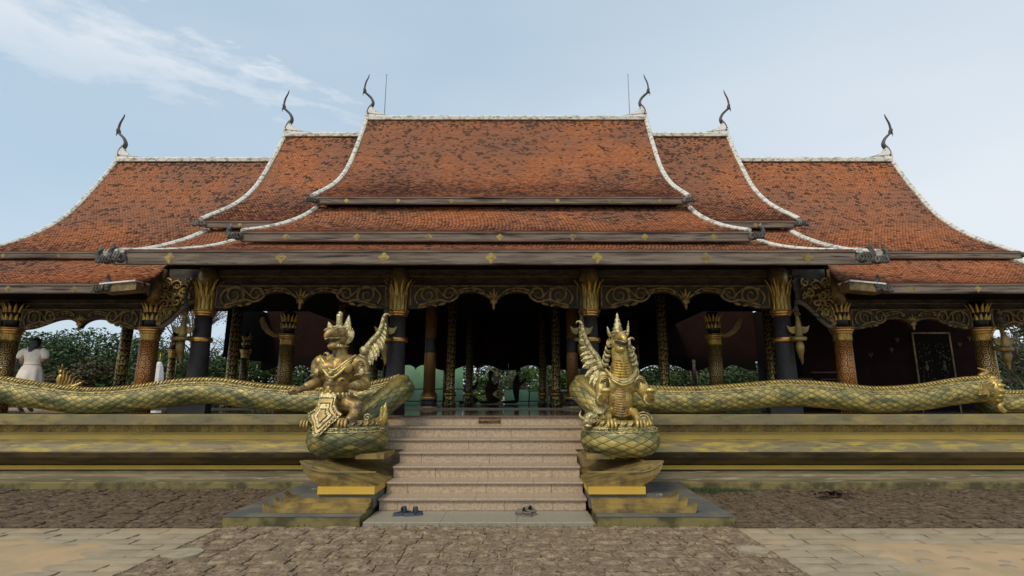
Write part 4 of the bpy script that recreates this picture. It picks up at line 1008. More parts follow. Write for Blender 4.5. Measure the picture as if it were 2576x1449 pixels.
Lp = [(-9.75,10.0,1.66),(-9.2,10.0,1.66),(-8.3,10.0,1.53),(-7.4,10.0,1.44),(-6.6,10.0,1.49),(-5.8,10.0,1.60),(-5.1,10.0,1.62),(-4.3,10.0,1.52),(-3.5,10.0,1.46),(-2.8,10.0,1.46),(-2.2,10.0,1.56),(-1.75,9.93,1.66),(-1.60,9.6,1.66),(-1.72,9.25,1.50),(-1.95,9.0,1.24),(-2.2,8.85,1.0)]
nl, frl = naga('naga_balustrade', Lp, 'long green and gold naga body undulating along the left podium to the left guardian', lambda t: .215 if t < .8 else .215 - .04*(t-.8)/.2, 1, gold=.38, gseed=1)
Rp = [(9.15,10.0,1.66),(8.6,10.0,1.62),(7.8,10.0,1.50),(7.0,10.0,1.46),(6.2,10.0,1.54),(5.4,10.0,1.58),(4.6,10.0,1.52),(3.7,10.0,1.46),(2.9,10.0,1.48),(2.3,10.0,1.56),(1.8,9.95,1.66),(1.58,9.6,1.66),(1.68,9.25,1.50),(1.9,9.0,1.24),(2.15,8.85,1.0)]
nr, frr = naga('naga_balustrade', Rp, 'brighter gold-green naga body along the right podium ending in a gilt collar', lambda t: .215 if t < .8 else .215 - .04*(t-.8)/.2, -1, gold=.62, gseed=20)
n3, fr3 = naga('naga_balustrade', [(9.3,10.35,1.42),(10.2,10.35,1.42),(11.2,10.35,1.46),(12.4,10.35,1.44)], 'shorter naga body continuing past the right one at the right picture edge', .19, 1, gold=.55, gseed=33, n=40)
def collar(x, y, z, s_, th):
    mb = MB(); rr = random.Random(4)
    mb.tube([(x - s_*.12, y, z), (x + s_*.02, y, z), (x + s_*.07, y, z)], [.235,.25,.20], 24)
    for k in range(15):
        a = 2*pi*k/15; c_ = Vector((x, y + .23*sin(a), z + .23*cos(a)))
        mb.ell(c_, (.07,.045,.045), 8, 6, Euler((a, 0, 0)))
        mb.tube([c_ + Vector((s_*.02,0,0)), c_ + Vector((s_*.06, .005*sin(a), .005*cos(a))), c_ + Vector((s_*.07, .03*sin(a), .03*cos(a)))], [.035,.028,.012], 6)
    for k in range(9): mb.tube(spline([(x - s_*(.1+.02*k), y-.22, z+.1-.03*k), (x - s_*(.26), y-.225, z+.08-.02*k), (x - s_*(.34+.01*k), y-.22, z+.11-.025*k)], 6), .012, 5)
    mb.tube(spline([(x-s_*.16,y,z+.24),(x-s_*.02,y,z+.33),(x-s_*.18,y,z+.40)], 8), [.05,.05,.045,.04,.035,.03,.02,.012,.004], 8)
    mb.tube(spline([(x, y-.1, z-.05),(x+s_*.10,y-.1,z-.18),(x+s_*.02,y-.1,z-.30),(x+s_*.10,y-.1,z-.40)], 12), .05, 8)
    mb.build('gilt_collar', M['gold_statue2'], th, smooth=True)
collar(9.2, 10.0, 1.66, 1, nr); collar(-9.35, 10.02, 1.68, -1, nl)
MB().box(-6.0,-5.3,10.0,10.2,1.222,1.45).build('prop_block', M['black'], nl); MB().box(5.1,5.7,10.0,10.2,1.222,1.45).build('prop_block', M['black'], nr)
for x, lb in ((-1.78, 'dull steel pole standing at the left edge of the top landing'), (1.62, 'dull steel pole standing at the right edge of the top landing')):
    o = MB().tube([(x,9.35,.9),(x,9.35,1.86)], .013, 8).ell((x,9.35,1.86),(.017,.017,.012),8,5).build('pole', M['steel'], None, loc=(x,9.35,.9)); tag(o, lb, 'pole', 'poles beside the stairs')
# ================================================================== PEDESTALS
def pedestal(s_):
    lbl = ('left' if s_ < 0 else 'right')
    p = thing('pedestal', 'bronze gold boat-shaped pedestal and stepped slab under the ' + lbl + ' guardian', 'pedestal', (s_*2.2, 7.9, 0), 'statue pedestals beside the stairs')
    def P(x): return s_*x
    # ground slab
    mb = MB(); mb.prism([(P(1.47),6.98),(P(3.16),6.98),(P(3.16),9.54),(P(1.47),9.54)], (0,0,-.03), (1,0,0), (0,1,0), (0,0,.125)); mb.build('slab_face', M['plinth_face'], p)
    MB().prism([(P(1.462),6.973),(P(3.168),6.973),(P(3.168),9.53),(P(1.462),9.53)], (0,0,.0955), (1,0,0), (0,1,0), (0,0,.012)).build('slab_top', M['slab_dark'], p)
    # three low mouldings whose outer ends curl up
    for k, (xo, y, z) in enumerate(((2.75, 7.14, .11),(2.66, 7.24, .155),(2.58, 7.34, .20))):
        poly = [(1.44,0),(xo-.02,0),(xo,.03),(xo+.015,.12),(xo-.03,.075),(xo-.11,.048),(xo-.25,.045),(1.44,.045)]
        MB().prism([(P(a), b) for a, b in poly], (0,y,z), (1,0,0), (0,0,1), (0,.11 if k < 2 else .16,0)).build('curled_step', M['gold_old'], p)
    MB().prism([(P(1.43),7.44),(P(2.40),7.44),(P(2.40),9.4),(P(1.43),9.4)], (0,0,.105), (1,0,0), (0,1,0), (0,0,.18)).build('neck_block', M['slab_dark'], p)
    MB().prism([(P(1.415),7.40),(P(2.17),7.40),(P(2.17),9.3),(P(1.415),9.3)], (0,0,.287), (1,0,0), (0,1,0), (0,0,.095)).build('yellow_band', M['podium_band'], p)
    # boat: front elevation curls up at the outer end, swept back along the stairs
    lower = [(1.40,.385),(2.06,.385),(2.17,.41),(2.28,.48),(2.37,.585),(2.425,.71)]
    upper = [(2.425,.71),(2.37,.665),(2.29,.615),(2.18,.58),(2.05,.568),(1.40,.568)]
    secs = []
    for y, dz, sh in ((7.40,0,0),(7.44,.0,0),):
        pass
    mb = MB(); poly = spline([Vector((a,0,b)) for a,b in lower], 18) + spline([Vector((a,0,b)) for a,b in upper], 18)[1:-0]
    poly = [(v.x, v.z) for v in poly]
    n = len(poly); vs = []; fs = []
    stations = [(7.385,0,1,1),(7.50,.02,.99,.85),(7.65,.05,.96,.5),(7.80,.072,.92,.2),(7.95,.08,.88,0),(9.2,.08,.86,0)]
    for y, up, k, cf in stations:
        for a, b in poly:
            f = max(0, (b-.5)/.068) if b > .5 else 0
            bb = b if b < .568 else .568 + (b-.568)*cf
            vs.append((P(1.40 + (a-1.40)*k), y + max(0, (.568-b))*.25, bb + up*min(1, f)))
    for i in range(len(stations)-1):
        for j in range(n): fs.append((i*n+j, i*n+(j+1)%n, (i+1)*n+(j+1)%n, (i+1)*n+j))
    fs += [tuple(range(n))[::-1], tuple(range((len(stations)-1)*n, len(stations)*n))]
    mb.add(vs, fs).build('boat_hull', M['gold_old'], p)
    MB().tube(spline([(P(a), 7.385, b) for a, b in upper], 20), .008, 5).build('boat_rim', M['podium_mold'], p)
    MB().prism([(P(1.47),8.02),(P(1.88),8.02),(P(1.88),8.7),(P(1.47),8.7)], (0,0,.66), (1,0,0), (0,1,0), (0,0,.075)).build('top_block', M['gold_old'], p)
    return p
pedestal(-1); pedestal(1)
# ================================================================== GUARDIAN STATUES
def bake(mb, name, m, parent, loc, voxel=.014, smooth=6):
    o = mb.build('tmp', m, None, world=False)
    r = o.modifiers.new('r', 'REMESH'); r.mode = 'VOXEL'; r.voxel_size = voxel
    s_ = o.modifiers.new('s', 'SMOOTH'); s_.iterations = smooth; s_.factor = .5
    dg = bpy.context.evaluated_depsgraph_get(); me = bpy.data.meshes.new_from_object(o.evaluated_get(dg)); bpy.data.objects.remove(o)
    me.polygons.foreach_set('use_smooth', [True]*len(me.polygons)); me.name = name
    if not me.materials: me.materials.append(m)
    q = bpy.data.objects.new(name, me); C.objects.link(q); q.parent = parent; q.location = loc; return q
def cap_(mb, pts, rad, n=12):
    mb.tube(pts, rad, n)
    for p, r in ((pts[0], rad[0]), (pts[-1], rad[-1])): mb.ell(p, (r,)*3, n, 8)
def arm(mb, sh, el, wr, r0, r1, r2, r3):
    cap_(mb, spline([sh, (Vector(sh)+Vector(el))*.5 + Vector((0,0,.0)), el], 8), [r0, r0*1.08, r0*1.1, r0*1.05, r0, r1*1.05, r1, r1, r1])
    cap_(mb, spline([el, (Vector(el)+Vector(wr))*.5, wr], 8), [r1, r2*1.05, r2*1.1, r2*1.1, r2*1.02, r2*.95, r3*1.05, r3, r3])
def fist(mb, c, d, r=.06):
    """palm, four curled fingers and a thumb"""
    c = Vector(c); d = Vector(d).normalized(); sdv = d.cross(Vector((0,0,1)))
    if sdv.length < .1: sdv = Vector((1,0,0))
    sdv.normalize(); u = sdv.cross(d)
    mb.ell(c, (r, r*.75, r*.9), 10, 7)
    for k in range(4):
        b = c + sdv*(k-1.5)*r*.55 + d*r*.6 + u*r*.3; ln = (1, 1.15, 1.08, .85)[k]*r
        mb.tube([b - d*r*.3, b + d*ln*.55, b + d*ln*.75 - u*ln*.5, b + d*ln*.35 - u*ln*.95, b - u*ln*.8], [r*.3,r*.28,r*.26,r*.24,r*.16], 7)
    b = c + sdv*r*1.0 - u*r*.2
    mb.tube([b, b + d*r*.6 + sdv*r*.25, b + d*r*1.1 - u*r*.2], [r*.3,r*.27,r*.18], 7)
def claw(parent, c, s_, m, k=1.):
    for q in (-1, 0, 1):
        mb = MB(); c_ = Vector(c) + Vector((q*.05*k, 0, 0))
        mb.tube(spline([c_ + Vector((0,.10,.05))*k, c_ + Vector((q*.01,.0,.075))*k, c_ + Vector((q*.015,-.07,.05))*k, c_ + Vector((q*.018,-.11,-.03))*k, c_ + Vector((q*.02,-.115,-.09))*k], 12), [.034*k]*4 + [.036*k,.032*k,.03*k,.032*k,.03*k,.026*k,.02*k,.012*k,.003], 8)
        for j in range(3): mb.ell(c_ + Vector((q*.015, -.03-.03*j, .085-.018*j))*k, (.036*k,.014*k,.02*k), 7, 5)
        mb.build('toe', m, parent, world=False, smooth=True)
def feather_wing(parent, m, s_, spine, feathers, y=.12, wth=.05, loc=(0,0,0)):
    """arm of the wing and separate overlapping feathers, all with thickness"""
    sp_ = spline([Vector((a, yy, b)) for a, yy, b in spine], 30)
    rad = [wth*(1.0 - .55*i/30) for i in range(31)]
    w_ = MB().tube(sp_, rad, 10, (.8, 1.0), up=(0,1,0))
    w_.ell(sp_[0], (wth*1.5, wth*1.2, wth*1.4), 10, 8)
    e = sp_[-1]; w_.tube(spline([e, e + Vector((s_*.03,0,.05)), e + Vector((s_*.08,0,.055)), e + Vector((s_*.10,0,.02))], 8), [.035,.035,.034,.03,.025,.02,.014,.01,.004], 8, (.8,1))
    wing = w_.build('wing', m, parent, world=False, smooth=True)
    nf = len(feathers)
    for i, (t, dx, dz, ln, wd) in enumerate(feathers):
        b = sp_[int(t*30)]; d = Vector((dx, 0, dz)).normalized(); nrm = Vector((-d.z, 0, d.x))
        pts = []; k = 9
        vs = []; fs = []
        for j in range(k+1):
            f = j/k; ww = 1.75*wd*(.75 + .5*sin(pi*min(1, f*1.05))) * (1 - max(0, (f-.7)/.3)**2); ww = max(ww, .004)
            c_ = b + d*ln*f + nrm*(.18*ln*f*f)*(-s_) + Vector((0, -.012 + .0045*i - .02*f, 0))
            for a, dd in ((-1, 0), (-.1, -.013), (0, -.004), (.1, -.013), (1, 0), (0, .018)): vs.append(c_ + nrm*a*ww*.5 + Vector((0, dd, 0)))
        for j in range(k):
            for q in range(6): fs.append((j*6+q, j*6+(q+1)%6, (j+1)*6+(q+1)%6, (j+1)*6+q))
        fs += [tuple(range(6))[::-1], tuple(range(k*6, k*6+6))]
        MB().add(vs, fs).build('feather', m, wing, world=False, smooth=False)
    mb = MB()
    for j in range(2, 29, 2):
        p = sp_[j]; mb.ell(p + Vector((s_*rad[j]*.5, -rad[j]*.75, 0)), (.016,.010,.014), 6, 4)
    mb.build('wing_scales', M['silver_gold'], wing, world=False, smooth=True, kind='stuff')
    return wing
def coil(parent, gold, seed, dark=0):
    """fat snake coil the guardian squats on"""
    pts = [(.36*cos(a), .36*sin(a), .25) for a in [2*pi*i/72 for i in range(73)]]
    fr = naga_body([Vector(p) + Vector(parent.location) for p in pts], .235, 'coil', parent, .17, 26, True, 90, .02, gold, gseed=seed, relief=.010, dark=dark)
    return [(Vector(p), t, s, u, r, d) for p, t, s, u, r, d in fr]
def ball(mb, pts, r, n=7):
    for p in pts: mb.ell(p, (r,)*3, n, 5)
# ---- left guardian: man-bodied garuda, head turned to the left
LX, LY, LZ = -2.13, 8.42, .665
gl = thing('guardian_statue', 'tarnished gold garuda guardian with muscular bare chest left of the stairs', 'statue', (LX, LY, LZ), 'guardian statues flanking the stairs')
gm = M['gold_statue']
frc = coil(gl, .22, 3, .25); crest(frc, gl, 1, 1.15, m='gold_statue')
mb = MB()
mb.ell((-.22,0,1.26), (.27,.19,.24), 20, 14)                                   # chest
mb.ell((-.24,0,1.02), (.20,.155,.24), 18, 12)                                    # abdomen
mb.ell((-.22,.02,.78), (.19,.18,.2), 18, 12)                                     # hips
mb.ell((-.34,-.13,1.31), (.15,.09,.11), 14, 10); mb.ell((-.10,-.13,1.31), (.15,.09,.11), 14, 10)   # pectorals
for k in range(3):
    for q in (-1, 1): mb.ell((-.24+q*.055, -.135+.012*k, 1.15-.075*k), (.06,.04,.042), 10, 7)
mb.ell((-.5,.01,1.40), (.13,.13,.12), 14, 10); mb.ell((.07,.01,1.40), (.13,.13,.12), 14, 10)       # shoulders
mb.ell((-.22,.05,1.46), (.28,.11,.09), 14, 10)
cap_(mb, [(-.21,.02,1.42),(-.21,.0,1.55),(-.21,-.02,1.68)], [.15,.115,.105])       # neck
arm(mb, (-.54,.0,1.38), (-.53,.02,1.10), (-.72,-.22,.98), .105, .07, .075, .05)
arm(mb, (.13,.0,1.38), (.24,-.03,1.06), (.04,-.30,1.03), .115, .075, .08, .055)
fist(mb, (-.76,-.27,.96), (-.6,-.6,0), .065); fist(mb, (.0,-.35,1.08), (-.4,-.3,.5), .07)
# legs: squatting, knees out
cap_(mb, [(-.28,.02,.70),(-.36,-.08,.64),(-.42,-.18,.60)], [.11,.095,.075]); cap_(mb, [(-.42,-.18,.60),(-.46,-.28,.55),(-.48,-.34,.50)], [.07,.055,.045])
cap_(mb, [(-.08,.0,.76),(.04,-.08,.76),(.15,-.12,.72)], [.16,.15,.11]); cap_(mb, [(.15,-.12,.72),(.14,-.26,.60),(.07,-.38,.50)], [.10,.08,.05])
mb.ell((-.2,.2,.55), (.3,.2,.25), 14, 10)
bake(mb, 'body', gm, gl, (0,0,0), .013, 5)
claw(gl, (-.50,-.42,.49), -1, gm, .66); claw(gl, (.07,-.48,.50), 1, gm, .75)
# head with beak
hx, hy, hz = -.22, -.03, 1.80
mb = MB(); mb.ell((hx+.01,hy,hz), (.165,.165,.155), 16, 12); mb.ell((hx-.0,hy-.08,hz+.05), (.145,.11,.10), 14, 10)
mb.tube(spline([(hx-.02,hy-.09,hz+.05),(hx-.07,hy-.20,hz+.05),(hx-.115,hy-.26,hz+.0),(hx-.135,hy-.275,hz-.07)], 12), [.105,.104,.10,.094,.086,.076,.066,.056,.046,.036,.026,.015,.004], 12)
mb.tube(spline([(hx-.02,hy-.06,hz-.11),(hx-.07,hy-.17,hz-.155),(hx-.11,hy-.21,hz-.15)], 8), [.09,.088,.082,.074,.064,.052,.04,.028,.012], 10)
for q, (bx, by, bz) in enumerate(((-.13,-.12,.07),(.06,-.15,.07))): mb.ell((hx+bx, hy+by, hz+bz), (.04,.03,.028), 10, 7)
bake(mb, 'head', gm, gl, (0,0,0), .009, 3)
for bx, by, bz in ((-.145,-.145,.065),(.04,-.185,.075)):
    MB().tube(spline([(hx+bx-.06,hy+by-.01,hz+bz+.02),(hx+bx,hy+by-.025,hz+bz+.05),(hx+bx+.06,hy+by,hz+bz+.045),(hx+bx+.10,hy+by+.05,hz+bz+.06)], 8), [.008,.014,.018,.02,.018,.016,.012,.008,.003], 6).build('brow', M['silver_gold'], gl, world=False, smooth=True)
    MB().ell((hx+bx, hy+by-.006, hz+bz), (.026,.016,.02), 10, 7).build('eye', M['silver_gold'], gl, world=False, smooth=True)
    MB().ell((hx+bx-.003, hy+by-.019, hz+bz), (.012,.008,.012), 8, 6).build('pupil', M['dark_wash'], gl, world=False, smooth=True)
MB().tube(spline([(hx+.05,hy-.16,hz-.045),(hx-.02,hy-.19,hz-.07),(hx-.09,hy-.215,hz-.075),(hx-.13,hy-.215,hz-.085)], 8), .014, 6, (1,1.4)).build('mouth', M['dark_wash'], gl, world=False, smooth=True)
MB().tube(spline([(hx+.06,hy-.165,hz-.02),(hx-.0,hy-.20,hz-.035),(hx-.07,hy-.245,hz-.03),(hx-.125,hy-.285,hz-.06)], 8), .011, 6).build('beak_rim', M['silver_gold'], gl, world=False, smooth=True)
for a, b in (((hx-.14,hy,hz+.06),(hx-.20,hy,hz+.25)), ((hx+.09,hy-.02,hz+.08),(hx+.13,hy-.02,hz+.35))):
    a, b = Vector(a), Vector(b); MB().tube(spline([a, a.lerp(b,.4)+Vector((.01,0,0)), b], 8), [.065,.075,.075,.07,.06,.05,.038,.022,.004], 8, (.5,1), up=(0,1,0)).build('ear', M['silver_gold'], gl, world=False, smooth=True)
MB().tube(spline([(hx-.02,hy+.02,hz+.1),(hx-.03,hy+.02,hz+.24),(hx-.03,hy+.02,hz+.37)], 6), [.06,.058,.055,.052,.05,.055,.05], 8).tube([(hx-.03,hy+.02,hz+.37),(hx-.0,hy+.02,hz+.40)], [.05,.035], 8).build('topknot', M['silver_gold'], gl, world=False, smooth=True)
mb = MB(); rr = random.Random(2)
for i in range(9):
    a = -.3 + .28*i; b = Vector((hx+.10, hy-.04, hz-.02)); d = Vector((cos(a-1.0), -.05, sin(a-1.0)))
    mb.tube(spline([b, b + d*.07, b + d*.12 + Vector((0,0,.03)), b + d*.14 + Vector((0,0,.075))], 6), [.035,.034,.03,.024,.016,.01,.003], 6)
for i in range(7): mb.tube(spline([(hx-.07+.035*i,hy-.17+.012*i,hz-.1-.008*i),(hx-.05+.03*i,hy-.15,hz-.165),(hx-.0+.03*i,hy-.08,hz-.15)],5), [.02,.022,.02,.016,.01,.004], 6)
mb.build('cheek_flames', M['silver_gold'], gl, world=False, smooth=True)
mb = MB()
for i in range(22):
    for j in range(3):
        a = .2 + i*.13; mb.ell((hx + .125*cos(a)*(1-.12*j), hy - .05 - .05*sin(a), hz+.05+.045*j + .02*sin(a)), (.016,.02,.016), 6, 4)
mb.build('head_scales', M['silver_gold'], gl, world=False, smooth=True)
# necklace, three strings and a pendant
for k, (dr, rr_) in enumerate(((-.01,.022),(.035,.014),(.08,.024))):
    pts = spline([(-.50+.02*k,-.06,1.50-dr*.3),(-.42,-.15-.01*k,1.42-dr),(-.24,-.205-.01*k,1.26-dr*1.2),(-.05,-.17-.01*k,1.40-dr),(.06-.02*k,-.06,1.51-dr*.3)], 34)
    if k == 1: mb = MB(); ball(mb, pts, .025); mb.build('necklace_beads', M['silver_gold'], gl, world=False, smooth=True)
    else: MB().tube(pts, rr_, 8).build('necklace', M['gold_statue2'], gl, world=False, smooth=True)
MB().ell((-.25,-.235,1.23),(.05,.03,.05),12,8).ell((-.25,-.26,1.23),(.028,.02,.028),10,7).ell((-.25,-.22,1.13),(.035,.02,.07),10,7).ell((-.31,-.215,1.2),(.04,.02,.03),8,6).ell((-.19,-.215,1.2),(.04,.02,.03),8,6).build('pendant', M['silver_gold'], gl, world=False, smooth=True)
# arm rings
for c_, r_ in (((.17,-.02,1.22),.12),((-.54,.01,1.22),.105)):
    mb = MB().tube([(c_[0]+r_*cos(a)*1.0, c_[1]+r_*sin(a)*1.0, c_[2]+.02*cos(a)) for a in [2*pi*i/20 for i in range(21)]], .016, 6); mb.ell((c_[0]+.02, c_[1]-r_-.01, c_[2]+.03),(.05,.02,.06),8,6); mb.build('arm_ring', M['silver_gold'], gl, world=False, smooth=True)
# spiral on the shoulder
for cx_, cz_ in ((.13,1.33),):
    mb = MB()
    for r_ in (.03,.055,.08): mb.tube([(cx_+.02+r_*cos(a)*.8, -.105-.03*(1-r_/.1), cz_+r_*sin(a)*1.2) for a in [2*pi*i/18 for i in range(19)]], .007, 5)
    mb.build('shoulder_spiral', M['dark_wash'], gl, world=False, smooth=True)
for q in (-1, 1):
    for k in range(2): MB().tube(spline([(-.22+q*(.08+.04*k),-.215+.01*k,1.22-.015*k),(-.22+q*(.17+.03*k),-.195+.02*k,1.23-.01*k),(-.22+q*(.25+.02*k),-.12+.02*k,1.29)],8), .005, 5).build('chest_line', M['dark_wash'], gl, world=False, smooth=True)
# belt, boss and apron
mb = MB().tube([(-.23+.21*cos(a), .0+.175*sin(a), .915-.02*cos(a)) for a in [2*pi*i/32 for i in range(33)]], .028, 8).tube([(-.23+.215*cos(a), .0+.18*sin(a), .87-.02*cos(a)) for a in [2*pi*i/32 for i in range(33)]], .018, 8)
for i in range(12): a = pi + pi*i/11; mb.ell((-.23+.235*cos(a), .195*sin(a), .90), (.035,.03,.05), 7, 5)
mb.build('belt', M['silver_gold'], gl, world=False, smooth=True)
mb = MB().ell((-.28,-.225,.86),(.085,.03,.085),16,8).ell((-.28,-.25,.86),(.058,.03,.058),14,8).ell((-.28,-.285,.86),(.032,.025,.032),10,8)
for i in range(10): a = 2*pi*i/10; mb.ell((-.28+.10*cos(a),-.22,.86+.10*sin(a)),(.03,.02,.03),7,5)
mb.ell((-.28,-.22,.99),(.04,.025,.055),8,6); mb.build('belt_boss', M['gold_statue2'], gl, world=False, smooth=True)
shp = [(-.20,0),(-.30,-.12),(-.40,-.16),(-.42,-.23),(-.44,-.27),(-.38,-.32),(-.28,-.53),(-.26,-.56),(-.22,-.53),(-.10,-.33),(-.02,-.27),(-.04,-.23),(-.10,-.17),(-.18,-.12),(-.20,0)]
shp = [(-.38,.04),(-.36,-.10),(-.40,-.2),(-.46,-.24),(-.42,-.33),(-.37,-.38),(-.30,-.54),(-.265,-.58),(-.22,-.55),(-.12,-.42),(-.04,-.34),(.02,-.25),(-.06,-.2),(-.12,-.11),(-.13,.04)]
for k, (sc, dy, m_) in enumerate(((1,0,'silver_gold'),(.84,-.014,'dark_wash'),(.78,-.018,'gold_old'),(.60,-.028,'dark_wash'),(.54,-.032,'silver_gold'),(.33,-.042,'dark_wash'),(.27,-.046,'gold_old'))):
    cx_, cz_ = -.25, -.27
    mb = MB(); mb.prism([(cx_+(a-cx_)*sc, cz_+(b-cz_)*sc) for a, b in shp], (0,-.30+dy,.88), (1,0,0), (0,.60,1.0), (0,.06 if k == 0 else .02,0)); mb.build('apron', M[m_], gl, world=False)
mb = MB()
for i in range(22):
    a, b = shp[2 + i//2 % 11], shp[3 + i//2 % 11]; t = (i % 2)*.5; x = a[0]+(b[0]-a[0])*t; z = a[1]+(b[1]-a[1])*t; x = -.25+(x+.25)*.9; z = -.27+(z+.27)*.9
    mb.ell((x, -.34 + .60*z*-1*-1, .88 + z), (.02,.012,.02), 6, 4)
mb.build('apron_studs', M['silver_gold'], gl, world=False, smooth=True)
feather_wing(gl, M['silver_gold'], 1, [(.10,.14,1.48),(.15,.14,1.62),(.22,.16,1.74),(.33,.17,1.88),(.38,.17,2.02),(.40,.17,2.14)],
    [(.10,.45,-.9,.26,.05),(.18,.5,-.85,.28,.05),(.26,.55,-.8,.29,.05),(.34,.6,-.75,.29,.05),(.42,.6,-.65,.27,.048),(.5,.6,-.55,.24,.046),(.58,.55,-.5,.21,.044),(.66,.5,-.45,.18,.04),(.73,.45,-.4,.15,.036),(.80,.4,-.35,.12,.032),(.87,.35,-.3,.09,.028)], wth=.062)
MB().ell((.13,.10,1.60),(.07,.06,.075),12,9).build('wing_joint', M['silver_gold'], gl, world=False, smooth=True)
feather_wing(gl, M['silver_gold'], -1, [(-.42,.16,1.46),(-.46,.26,1.5),(-.5,.34,1.52)], [(.5,-.3,-.9,.12,.05)])
# coil's tail rising behind, right, with a gilt tip
mb = MB().tube(spline([(.30,.10,.42),(.44,-.02,.46),(.53,-.06,.55),(.55,-.06,.68),(.57,-.06,.80)], 20), [.10,.10,.10,.10,.098,.096,.094,.09,.085,.08,.075,.07,.065,.06,.052,.045,.038,.03,.022,.014,.004], 12)
for k in range(6): mb.tube(spline([(.46+.01*k,-.12,.50+.035*k),(.52,-.14,.53+.035*k),(.55,-.12,.58+.035*k)],5), [.012,.014,.014,.012,.008,.003], 5)
mb.build('tail_tip', M['gold_statue2'], gl, world=False, smooth=True)
mb = MB().tube([(.33+.06*(1-i/20)*cos(i*.5), -.2, .57+.06*(1-i/20)*sin(i*.5)) for i in range(21)], .014, 6); mb.build('curl', M['silver_gold'], gl, world=False, smooth=True)
# ---- right guardian: bird-bodied garuda, facing forward
RX, RY, RZ = 2.03, 8.42, .665
gr = thing('guardian_statue', 'brighter gold garuda guardian with plated neck and raised feather wing right of the stairs', 'statue', (RX, RY, RZ), 'guardian statues flanking the stairs')
gm = M['gold_statue2']
frc = coil(gr, .55, 13); crest(frc, gr, 1, 1.15)
mb = MB()
mb.ell((.04,0,1.04), (.25,.19,.20), 20, 14); mb.ell((.03,-.02,.84), (.20,.17,.26), 18, 12); mb.ell((.01,.0,.62), (.16,.16,.16), 16, 10)
mb.ell((-.21,0,1.09), (.13,.13,.13), 14, 10); mb.ell((.31,0,1.09), (.13,.13,.13), 14, 10)
cap_(mb, [(.05,.02,1.10),(.05,-.0,1.26),(.05,-.02,1.44),(.03,-.03,1.60)], [.235,.18,.135,.125])
arm(mb, (-.24,-.02,1.08), (-.31,-.12,.80), (-.27,-.38,.88), .10, .075, .075, .055); arm(mb, (.34,-.02,1.08), (.45,-.12,.80), (.42,-.36,.88), .10, .075, .075, .055)
fist(mb, (-.26,-.42,.93), (0,-.4,.8), .06); fist(mb, (.41,-.40,.93), (0,-.4,.8), .06)
cap_(mb, [(-.10,.04,.62),(-.19,-.12,.64)], [.10,.075]); cap_(mb, [(-.19,-.12,.64),(-.2,-.26,.58),(-.20,-.38,.50)], [.07,.05,.042])
cap_(mb, [(.12,.04,.62),(.21,-.12,.64)], [.10,.075]); cap_(mb, [(.21,-.12,.64),(.22,-.26,.58),(.22,-.38,.50)], [.07,.05,.042])
bake(mb, 'body', gm, gr, (0,0,0), .013, 5)
claw(gr, (-.20,-.47,.49), -1, gm, .78); claw(gr, (.22,-.47,.49), 1, gm, .78)
hx, hy, hz = .02, -.04, 1.72
mb = MB(); mb.ell((hx,hy,hz), (.14,.15,.14), 16, 12); mb.ell((hx,hy-.06,hz+.07), (.125,.12,.09), 14, 10)
mb.tube(spline([(hx+.01,hy-.10,hz+.07),(hx+.03,hy-.2,hz+.07),(hx+.045,hy-.27,hz+.02),(hx+.05,hy-.29,hz-.04)], 12), [.09,.088,.085,.08,.074,.066,.058,.05,.042,.034,.025,.015,.004], 12)
mb.tube(spline([(hx,hy-.08,hz-.10),(hx+.02,hy-.18,hz-.12),(hx+.03,hy-.22,hz-.09)], 8), [.085,.082,.078,.07,.06,.05,.04,.028,.012], 10)
for q in (-1, 1): mb.ell((hx+q*.085, hy-.12, hz+.09), (.04,.035,.035), 10, 7)
bake(mb, 'head', gm, gr, (0,0,0), .009, 3)
mb = MB()
for q in (-1, 1):
    MB().tube(spline([(hx+q*.03,hy-.175,hz+.11),(hx+q*.08,hy-.17,hz+.15),(hx+q*.15,hy-.10,hz+.13)], 6), [.01,.017,.02,.02,.017,.012,.004], 6).build('brow', M['silver_gold'], gr, world=False, smooth=True)
    MB().ell((hx+q*.088, hy-.152, hz+.092), (.024,.018,.022), 10, 7).build('eye', M['silver_gold'], gr, world=False, smooth=True)
    MB().ell((hx+q*.089, hy-.168, hz+.092), (.011,.008,.012), 8, 6).build('pupil', M['dark_wash'], gr, world=False, smooth=True)
    for i in range(5): a = i*.45-.6; b = Vector((hx+q*.12, hy-.03, hz-.04)); d = Vector((q*cos(a), 0, sin(a))); mb.tube(spline([b, b+d*.05, b+d*.07+Vector((0,0,.04))], 5), [.03,.03,.026,.02,.012,.003], 6)
mb.build('cheek_flames', M['silver_gold'], gr, world=False, smooth=True, kind='stuff')
MB().tube(spline([(hx-.075,hy-.15,hz-.01),(hx-.02,hy-.225,hz-.035),(hx+.04,hy-.262,hz-.06),(hx+.09,hy-.215,hz-.035),(hx+.12,hy-.14,hz-.01)], 12), .016, 6, (1.2,1)).build('mouth', M['dark_wash'], gr, world=False, smooth=True)
MB().tube(spline([(hx-.085,hy-.155,hz+.02),(hx-.02,hy-.245,hz+.0),(hx+.045,hy-.315,hz-.03),(hx+.10,hy-.235,hz+.0),(hx+.13,hy-.15,hz+.02)], 12), .010, 6).build('beak_rim', M['silver_gold'], gr, world=False, smooth=True)
MB().lathe([(.08,.11),(.095,.13),(.095,.165),(.075,.18),(.08,.22),(.058,.25),(.062,.29),(.042,.315),(.042,.36),(.024,.385),(.022,.43),(.006,.47)], 16, (hx,hy+.01,hz)).build('crown', M['silver_gold'], gr, world=False, smooth=True)
